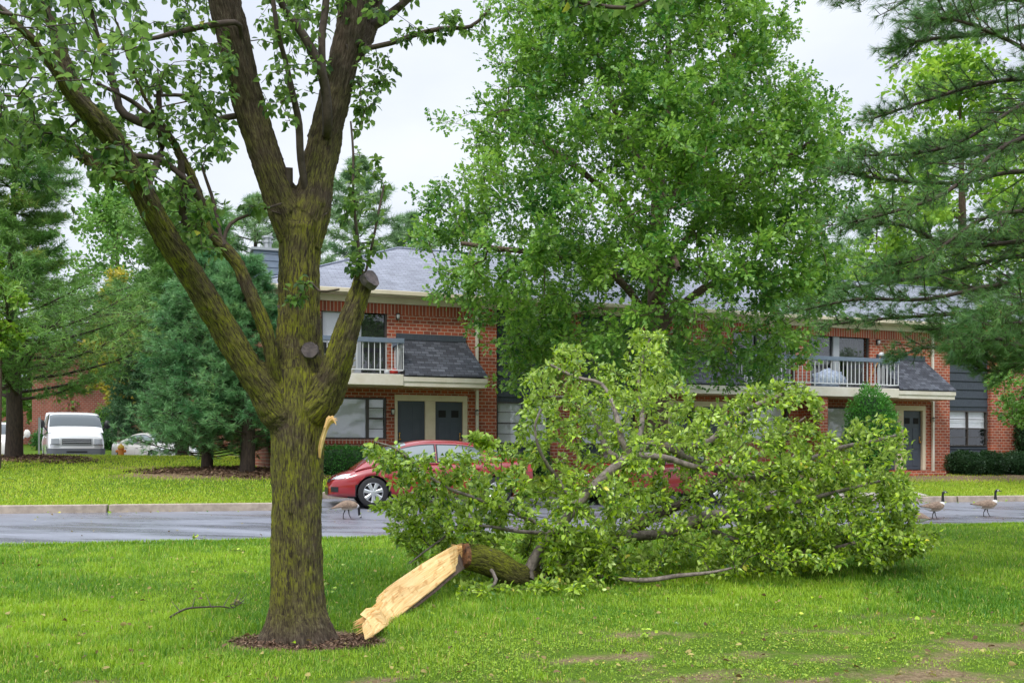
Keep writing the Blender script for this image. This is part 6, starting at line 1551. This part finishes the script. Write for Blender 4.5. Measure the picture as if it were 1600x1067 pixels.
# ---------------------------------------------------------------- geese
def goose(name, label, X, Y, heading, kind, s=1.0, group='geese walking along the road'):
    """one continuous skin: tail, body, neck, head, bill. x forward"""
    g = ground(X, Y) + .012
    if kind == 'alert': ctl = [(-.40,0,.345,.010,.006),(-.36,0,.335,.045,.012),(-.28,0,.325,.085,.035),(-.16,0,.315,.115,.085),(-.02,0,.315,.13,.115),(.10,0,.33,.125,.12),(.19,0,.36,.095,.10),(.235,0,.41,.062,.066),(.25,0,.47,.040,.042),(.252,0,.54,.032,.033),(.25,0,.61,.028,.029),(.253,0,.66,.027,.028),(.268,0,.695,.030,.030),(.298,0,.712,.033,.033),(.332,0,.708,.029,.027),(.36,0,.700,.019,.016),(.385,0,.692,.015,.010),(.41,0,.686,.008,.005)]
    elif kind == 'feed': ctl = [(-.38,0,.28,.010,.006),(-.34,0,.285,.045,.012),(-.27,0,.30,.08,.035),(-.15,0,.33,.11,.085),(-.02,0,.355,.125,.115),(.10,0,.365,.12,.115),(.19,0,.37,.095,.095),(.25,0,.375,.066,.066),(.30,0,.385,.045,.045),(.35,0,.405,.034,.034),(.385,0,.44,.029,.029),(.40,0,.49,.027,.027),(.41,0,.535,.028,.027),(.432,0,.565,.031,.031),(.463,0,.572,.028,.027),(.49,0,.565,.018,.015),(.52,0,.557,.008,.005)]
    elif kind == 'turned': ctl = [(-.40,0,.25,.010,.006),(-.35,0,.26,.045,.012),(-.27,0,.28,.08,.035),(-.15,0,.31,.115,.085),(-.02,0,.34,.13,.115),(.10,0,.345,.125,.115),(.19,.01,.34,.098,.098),(.245,.03,.325,.066,.066),(.28,.06,.30,.045,.045),(.30,.10,.27,.033,.034),(.305,.14,.22,.029,.03),(.305,.165,.16,.027,.028),(.31,.185,.10,.028,.03),(.325,.19,.065,.030,.031),(.345,.195,.04,.022,.02),(.36,.2,.025,.012,.008)]
    else: ctl = [(-.36,0,.12,.010,.006),(-.32,0,.13,.045,.012),(-.25,0,.14,.08,.04),(-.14,0,.15,.12,.10),(0,0,.16,.135,.125),(.11,0,.16,.125,.12),(.2,0,.15,.09,.09),(.25,.01,.13,.055,.055),(.29,.02,.10,.035,.035),(.33,.03,.075,.028,.028),(.365,.035,.06,.03,.03),(.395,.04,.05,.025,.022),(.43,.045,.04,.008,.006)]
    root = empty(name, (X, Y, g), heading, label, 'goose', group); root.scale = (s, s, s)
    C = np.array(ctl); n = len(C); u = np.linspace(0, n-1, (n-1)*4+1); D = np.stack([sm(range(n), C[:, k], u) for k in range(5)], 1)
    t = nrm(np.gradient(D[:, :3], axis=0)); N = 20; V = []; Fq = []; mi = []
    for i in range(len(D)):
        side = np.array([0, 1.0, 0]) if abs(t[i][1]) < .7 else np.array([1.0, 0, 0]); side = nrm(side - t[i]*(side @ t[i])); upv = np.cross(t[i], side)
        for k in range(N):
            a = 2*math.pi*k/N; V.append(D[i, :3] + side*math.cos(a)*max(D[i, 3], .003) + upv*math.sin(a)*max(D[i, 4], .003))
    nz = [i for i in range(n)]
    isb = dict(alert=6.6, feed=6.9, turned=6.9, sit=6.5)[kind]; chin = dict(alert=7.6, feed=7.6, turned=7.6, sit=7.2)[kind]; head0 = dict(alert=12.6, feed=12.4, turned=12.2, sit=9.6)[kind]; bill = n-2.6
    for i in range(len(D)-1):
        uu = u[i]
        for k in range(N):
            Fq.append((i*N+k, (i+1)*N+k, (i+1)*N+(k+1) % N, i*N+(k+1) % N)); a = 2*math.pi*(k+.5)/N; low = (math.sin(a)) * (1 if t[i][0] > 0 or True else -1)
            vz = (np.array(V[i*N+k]) - D[i, :3])[2]; vlow = vz < -.45*D[i, 4]; 
            if uu < .9: m = 3
            elif uu < 3.2: m = 2 if vlow or vz < -.1*D[i,4] else 0
            elif uu < isb: m = 1 if vlow else 0
            elif uu < chin: m = 2 if kind != 'feed' else 1
            elif uu < head0: m = 3
            elif uu < head0 + 1.1: m = 2 if abs(math.cos(a)) > .45 and vz < .45*D[i, 4] else 3
            else: m = 3
            mi.append(m)
    Fq.append(tuple(range(N))[::-1]); mi.append(3); Fq.append(tuple((len(D)-1)*N+k for k in range(N))); mi.append(3)
    b_ = mesh_obj('body', V, Fq, [M['goose_brown'], M['goose_pale'], M['goose_white'], M['goose_black']], root, smooth=True, midx=mi)
    # folded wings: feathered shells on each flank
    for sd in (1, -1):
        if kind in ('alert', 'feed', 'turned', 'sit'):
            i0 = [C[min(k, n-1)] for k in (2, 3, 4, 5)]; w_ = MB(); V2 = []; rows = 9; cols = 7
            for i in range(rows):
                f = i/(rows-1); uu = .9 + 4.5*f; Dp = [float(sm(range(n), C[:, k], np.array([uu]))[0]) for k in range(5)]; hgt = .34*math.sin(min(1, (f+.10)*1.1)*math.pi*.60)+.30
                for j in range(cols):
                    a = math.pi*.5 - (math.pi*.44*hgt*2.0)*j/(cols-1); k_ = 1.07
                    V2.append((Dp[0] - .02, sd*math.cos(a)*Dp[3]*k_, Dp[2] + math.sin(a)*Dp[4]*k_ + .006))
            q_ = mesh_obj('wing', V2, [(i*cols+j, (i+1)*cols+j, (i+1)*cols+j+1, i*cols+j+1) for i in range(rows-1) for j in range(cols-1)], M['goose_wing'], root, smooth=True)
    if kind != 'sit':
        st = dict(alert=(.10, -.09), feed=(-.10, .09), turned=(-.1, .1))[kind]
        for sd, dx in zip((1, -1), st):
            hipx = .02; zb0 = .24 if kind != 'turned' else .27
            k1_ = (hipx+dx*.35, sd*.055, zb0); k2_ = (hipx+dx*.75-.02, sd*.055, .12); k3_ = (hipx+dx, sd*.055, .018)
            l = MB().tube([(hipx, sd*.06, zb0+.06), k1_, k2_, k3_], [.035,.020,.010,.010], 8).build('leg', M['goose_leg'], root, smooth=True)
            f_ = MB(); f_.add([(k3_[0]-.015, k3_[1], .012), (k3_[0]+.075, k3_[1]-.035, .004), (k3_[0]+.09, k3_[1], .006), (k3_[0]+.075, k3_[1]+.035, .004), (k3_[0], k3_[1], .026)], [(0,1,4),(1,2,4),(2,3,4),(3,0,4),(0,3,2,1)]); f_.build('foot', M['goose_leg'], root)
    for sd in (1, -1):
        e = C[-5]; 
    return root
M['goose_brown'] = mat('goose_brown', (.17,.115,.08), .85, (.34,.25,.18), 40, stretch=(.5,2,2), r0=.4, r1=.6)
M['goose_wing'] = mat('goose_wing', (.12,.08,.055), .8, (.30,.21,.15), 55, stretch=(.35,2,2), r0=.42, r1=.58, bump=.5, bscale=60)
M['goose_pale'] = mat('goose_pale', (.58,.50,.40), .85, (.44,.36,.28), 30); M['goose_white'] = mat('goose_white', (.75,.73,.69), .8)
M['goose_black'] = mat('goose_black', (.012,.012,.013), .5); M['goose_leg'] = mat('goose_leg', (.03,.025,.022), .6)
def gpos(px, py):
    Y = 20.0
    for _ in range(30):
        X = at(px, Y); g = ground(X, Y); Y = (CAMZ - g)*F/(py - HY)
    return at(px, Y), Y
X, Y = gpos(1459, 812); goose('goose', 'black necked goose standing upright on the road just right of the fallen crown', X, Y, .12, 'alert', .80*Y/20.0)
X, Y = gpos(1540, 808); goose('goose', 'black necked goose standing upright on the road near the right edge of the photo', X, Y, -.12, 'alert', .80*Y/20.6)
X, Y = gpos(541, 812); goose('goose', 'brown goose walking with lowered head in front of the red car wheel', X, Y, .10, 'turned', .80*Y/19.0)
X, Y = gpos(1430, 820); goose('goose', 'pale backed goose crouching at the lawn edge under the tip of the fallen crown', X, Y, 2.4, 'sit', .9)
# ---------------------------------------------------------------- grass, litter, mulch
def blades(name, X, Y, h, w, mt, lean=.5, tint=None, label=None, clumpn=1):
    n = len(X); V_ = Y - KR*X; Z = g_xv(X, V_)
    a = rng.uniform(0, 2*np.pi, n); d = np.stack([np.cos(a), np.sin(a), np.zeros(n)], 1); s = np.stack([-np.sin(a), np.cos(a), np.zeros(n)], 1)
    # wind lays the blades loosely the same way in patches
    ld = rng.uniform(0, lean, n)[:, None]*h[:, None]
    base = np.stack([X, Y, Z-.004], 1); up = np.array([0, 0, 1.0])
    m1 = base + up*h[:, None]*.55 + d*ld*.35; tip = base + up*h[:, None]*(1 - .25*ld/h[:, None]*.8) + d*ld
    w = w[:, None]
    P_ = np.stack([base - s*w/2, base + s*w/2, m1 + s*w*.42, m1 - s*w*.42, tip], 1).reshape(-1, 3)
    i = np.arange(n)*5; Fc = np.concatenate([np.stack([i, i+1, i+2], 1), np.stack([i, i+2, i+3], 1), np.stack([i+3, i+2, i+4], 1)])
    o = mesh_obj(name, P_, Fc, mt); set_tint(o, tint if tint is not None else rng.random(n), 5)
    tag(o, label, 'grass', kind='stuff'); return o
def vn(X, Y, s, seed=0.0):
    """cheap smooth value noise, vectorised"""
    x = X*s + seed*17.3; y = Y*s + seed*7.9; xi = np.floor(x).astype(int); yi = np.floor(y).astype(int); fx = x-xi; fy = y-yi; fx = fx*fx*(3-2*fx); fy = fy*fy*(3-2*fy)
    def hsh(a, b): q = np.sin(a*127.1 + b*311.7 + seed)*43758.5453; return q - np.floor(q)
    return (hsh(xi,yi)*(1-fx)+hsh(xi+1,yi)*fx)*(1-fy) + (hsh(xi,yi+1)*(1-fx)+hsh(xi+1,yi+1)*fx)*fy
M['grass'] = leaf_mat('grass_blade', (.045,.175,.008), (.31,.47,.025), (.56,.45,.15), trans=.3, rough=.5)
M['grass_far'] = leaf_mat('grass_blade_far', (.17,.30,.015), (.38,.50,.03), (.50,.42,.10), trans=.3, rough=.6)
M['clover'] = leaf_mat('clover_leaf', (.13,.25,.015), (.30,.42,.03), (.55,.47,.08), trans=.25, rough=.6)
def near_pts(n, y0, y1, pw):
    u = rng.random(n); Y = (y0**(1-pw) + u*(y1**(1-pw) - y0**(1-pw)))**(1/(1-pw)); X = rng.uniform(-1, 1, n)*(Y*.56 + .8)
    k = (Y - KR*X) < 16.78; return X[k], Y[k]
X, Y = near_pts(520000, 6.0, 21, 1.7)
front = np.clip((9.4 - Y + .12*X)/1.8, 0, 1)                # shorter, scruffier turf towards the camera on the right
front = front*np.clip((X+2.5)/3.5, .25, 1)
cl = vn(X, Y, .9, 1)*.6 + vn(X, Y, 2.7, 2)*.4
soil = soil_f(X, Y - KR*X)
thin = (rng.random(len(X)) > .25 + .75*np.clip(front*1.5*(cl > .42) + soil*2.2, 0, 1)) | (rng.random(len(X)) < .12*(1-np.clip(soil*1.3,0,1)))
thin |= (soil < .02) & (front < .05)
in_m = soil > .62; thin &= ~in_m | (rng.random(len(X)) < .012)
X, Y, front, cl = X[thin], Y[thin], front[thin], cl[thin]
tall = .5 + .9*vn(X, Y, 1.6, 3)*(.6 + .8*vn(X, Y, 6, 4))
soil = soil[thin]; h = (.062*tall*(1 - .45*front)*(1 - .75*np.clip(soil*2, 0, 1)))*rng.uniform(.6, 1.35, len(X)); w = .0042*(.7 + Y/14)*rng.uniform(.7, 1.3, len(X))
t_ = np.clip(.10 + .75*vn(X, Y, .7, 5)*(.35+1.1*vn(X, Y, 4.5, 6)) + .25*front + rng.normal(0, .22, len(X)), 0, .9); dry = rng.random(len(X)) < .03 + .10*front*vn(X, Y, 1.3, 7); t_[dry] = 1
blades('grass', X, Y, h, w, M['grass'], .95, t_, 'lush wet green grass of the near lawn')
# clover and weeds low among the turf
n = 90000; X, Y = near_pts(n, 6.0, 10.5, 1.2); f_ = np.clip((9.9 - Y + .12*X)/1.8, 0, 1)*np.clip((X+3.5)/3.5, .12, 1); k = rng.random(len(X)) < f_*np.clip(vn(X, Y, 1.1, 8)*1.8-.25, .08, 1); X, Y = X[k], Y[k]; sl = soil_f(X, Y-KR*X); k = rng.random(len(sl)) > sl*3.2; X, Y = X[k], Y[k]
Z = g_xv(X, Y-KR*X) + rng.uniform(.008, .035, len(X)); a = rng.uniform(0, 6.28, len(X))
o = leaves('clover', np.stack([X, Y, Z], 1), np.stack([np.cos(a), np.sin(a), rng.normal(.1, .3, len(X))], 1), rng.uniform(.010, .024, len(X)), .85, M['clover'], None, roll=.8, tint=np.clip(rng.normal(.5, .25, len(X)), 0, 1)); tag(o, 'yellow green clover and weeds in the scruffy front of the lawn', 'clover', kind='stuff')
# far lawn
n = 230000; v = 21.38 + (36-21.38)*rng.random(n)**1.4; X = rng.uniform(-24, 17, n)
k = ~((X > BAY0-.25) & (X < BAY1+.25) & (v < BAYV+.17)) & ~((X > -7.2) & (v > 28.2)) & ~((X > 6.9) & (X < 11.0) & (v > 21.45) & (v < 22.35)); X, v = X[k], v[k]; sl = soil_f(X, v); k = rng.random(len(X)) > sl*1.5; X, v = X[k], v[k]
Y = v + KR*X; k = np.abs(X) < Y*.56 + 1; X, Y = X[k], Y[k]; v = Y-KR*X
t_ = np.clip(.35 + .6*vn(X, Y, .6, 11) + rng.normal(0, .16, len(X)), 0, .92); t_[rng.random(len(X)) < .05] = 1
blades('grass', X, Y, rng.uniform(.03, .075, len(X)), np.full(len(X), .017), M['grass_far'], .9, t_, 'short yellow green grass of the lawn beyond the road')
# ragged lawn edge along the road
X = rng.uniform(-14, 14, 16000); v = 16.7 + rng.normal(0, .035, len(X)) + .05*np.sin(X*3.1); Y = v + KR*X
blades('grass', X, Y, rng.uniform(.03, .085, len(X)), np.full(len(X), .011), M['grass'], 1.0, rng.uniform(.3, .8, len(X)), 'ragged grass fringe where the near lawn meets the road')
# fallen leaves and bits on the ground
def litter(name, n, fn, size, cols, label, cat='leaf litter'):
    X, Y = fn(n); Z = g_xv(X, Y-KR*X) + rng.uniform(.02, .055, len(X)); a = rng.uniform(0, 6.28, len(X))
    o = leaves(name, np.stack([X, Y, Z], 1), np.stack([np.cos(a), np.sin(a), rng.normal(0, .25, len(X))], 1), size*rng.uniform(.6, 1.3, len(X)), .65, cols, None, LEAF6, LEAF6_F, roll=1.2); tag(o, label, cat, kind='stuff'); return o
M['litter'] = leaf_mat('litter_leaf', (.10,.05,.02), (.40,.34,.10), (.30,.42,.08), trans=.15, rough=.7)
litter('leaf_litter', 700, lambda n: (lambda q: (q[0], q[1]))(near_pts(n, 6.2, 14, 1.3)), .05, M['litter'], 'scattered brown, yellow and green leaves dropped over the near lawn')
litter('leaf_litter', 150, lambda n: (rng.normal(.6, 2.4, n), 10.3 + rng.normal(0, .8, n)), .055, M['leaf_fall'], 'torn green leaves scattered around the fallen limb')
def on_road(n):
    v = rng.uniform(16.9, 21.1, n); X = rng.uniform(-12, 14, n); return X, v + KR*X
litter('leaf_litter', 170, on_road, .05, M['litter'], 'bits of leaf and bark lying on the wet road')
litter('leaf_litter', 60, lambda n: (lambda X: (X, 20.95 + rng.uniform(-.12, .2, n) + KR*X))(rng.uniform(-12, 14, n)), .07, M['leaf_fall'], 'green leaf scraps gathered in the gutter along the far kerb')
def chips(name, cx_, cy_, rx, ry, n, size, m, label):
    a = rng.uniform(0, 6.28, n); r = np.sqrt(rng.random(n)); X = cx_ + rx*r*np.cos(a); Y = cy_ + ry*r*np.sin(a); Z = g_xv(X, Y-KR*X) + rng.uniform(.003, .03, n)
    o = leaves(name, np.stack([X, Y, Z], 1), np.stack([np.cos(a*7), np.sin(a*7), rng.normal(0, .4, n)], 1), size*rng.uniform(.4, 1.4, n), .35, m, None, roll=1.0); tag(o, label, 'mulch', kind='stuff'); return o
M['chip'] = leaf_mat('bark_chip', (.05,.028,.018), (.22,.13,.08), (.36,.25,.17), trans=0, rough=.9)
chips('mulch', -1.74, 8.15, .64, .33, 3200, .035, M['chip'], 'ring of brown bark mulch round the foot of the mossy tree')
chips('mulch', at(355, 24.7), 24.6, 2.6, 1.3, 5000, .09, M['chip'], 'brown needle covered mulch bed under the blue green spruces')
chips('mulch', at(30, 27.6), 27.4, 2.3, 1.2, 4000, .09, M['chip'], 'dark mulch patch round the foot of the leftmost pine')
# the twig lying in the grass
tw = Tree(); G = lambda px, py: (lambda q: np.array([q[0], q[1], ground(*q) + .05]))(gpos(px, py))
b0 = tw.limb([G(266,972), G(290,964)+[0,0,.03], G(315,962)+[0,0,.035], G(345,960)+[0,0,.03], G(365,957), G(382,950)+[0,0,.04]], [.010,.010,.009,.008,.006,.004])
for q, p_ in (((300,962),(306,946)),((330,960),(322,944)),((350,958),(362,942)),((366,955),(376,938)),((280,966),(268,957)),((360,957),(383,960)),((372,953),(386,944))):
    st_ = tw.near(G(*q)); tw.limb([G(*q)+[0,0,.03], G(*p_)+[0,0,.06]], [.005,.002], start=st_)
tw.rr = tw.rmin[:]; tw.r = np.array(tw.rmin)
root = empty('fallen_twig', (0,0,0), 0, 'bare dark twig lying in the grass left of the mossy tree', 'twig'); tw.mesh('stem', M['twig'], root, nside=(6, 5), thr=.005)
cu = G(372, 948); leaves('curled_leaf', cu + rng.normal(0, .025, (16, 3)), rng.normal(0, 1, (16, 3)), .05, .5, M['litter'], root, LEAF6, LEAF6_F)
SG = 'leafy sprigs torn off and scattered'
for (px, py, lb) in ((372,866,'leafy green sprig lying on the lawn near the road, left of the trunk'),(312,846,'pale leafy sprig at the grass edge of the road on the left'),(16,813,'small green sprig on the road beside the left end of the kerb'),
                     (1010,1000,'pale green torn sprig in the grass below the fallen limb')):
    X, Y = gpos(px, py); z = ground(X, Y) + .04; root = empty('leafy_sprig', (X, Y, z), rng.uniform(0, 6), lb, 'sprig', SG)
    MB().tube([(-.12,0,0),(0,.02,.02),(.14,0,.03)], [.005,.004,.002], 5).build('stem', M['twig'], root)
    pp = np.stack([rng.uniform(-.1, .16, 12), rng.normal(0, .03, 12), rng.uniform(.01, .05, 12)], 1); leaves('foliage', pp, rng.normal(0, 1, (12, 3))*[1,1,.4] + [.4,0,.2], .06, .6, M['leaf_fall'], root, LEAF6, LEAF6_F)
X, Y = gpos(326, 799); pv = []
for j in range(9):
    for i in range(12):
        a = 2*math.pi*i/12; ph = math.pi*j/8; p = Vector((math.cos(a)*math.sin(ph), math.sin(a)*math.sin(ph), math.cos(ph))); d = 1 + .5*mnoise.noise(p*2.5+Vector((3,1,2))); pv.append((p.x*.13*d, p.y*.06*d, max(0, .03 + p.z*.045*d)))
o = mesh_obj('crumpled_paper', pv, [(j*12+i, j*12+(i+1) % 12, (j+1)*12+(i+1) % 12, (j+1)*12+i) for j in range(8) for i in range(12)], M['white']); o.location = (X, Y, ground(X, Y)+.012); tag(o, 'crumpled white paper litter lying against the left kerb', 'litter')
X, Y = gpos(371, 806); o = MB().tube([(-.12,0,.02),(-.03,.02,.04),(.06,0,.03),(.12,.02,.015)], [.008,.022,.02,.006], 6).build('bark_scrap', M['trunk_dark'], None, smooth=True); o.location = (X, Y, ground(X, Y)+.012); tag(o, 'dark scrap of bark on the road left of the trunk', 'bark scrap')
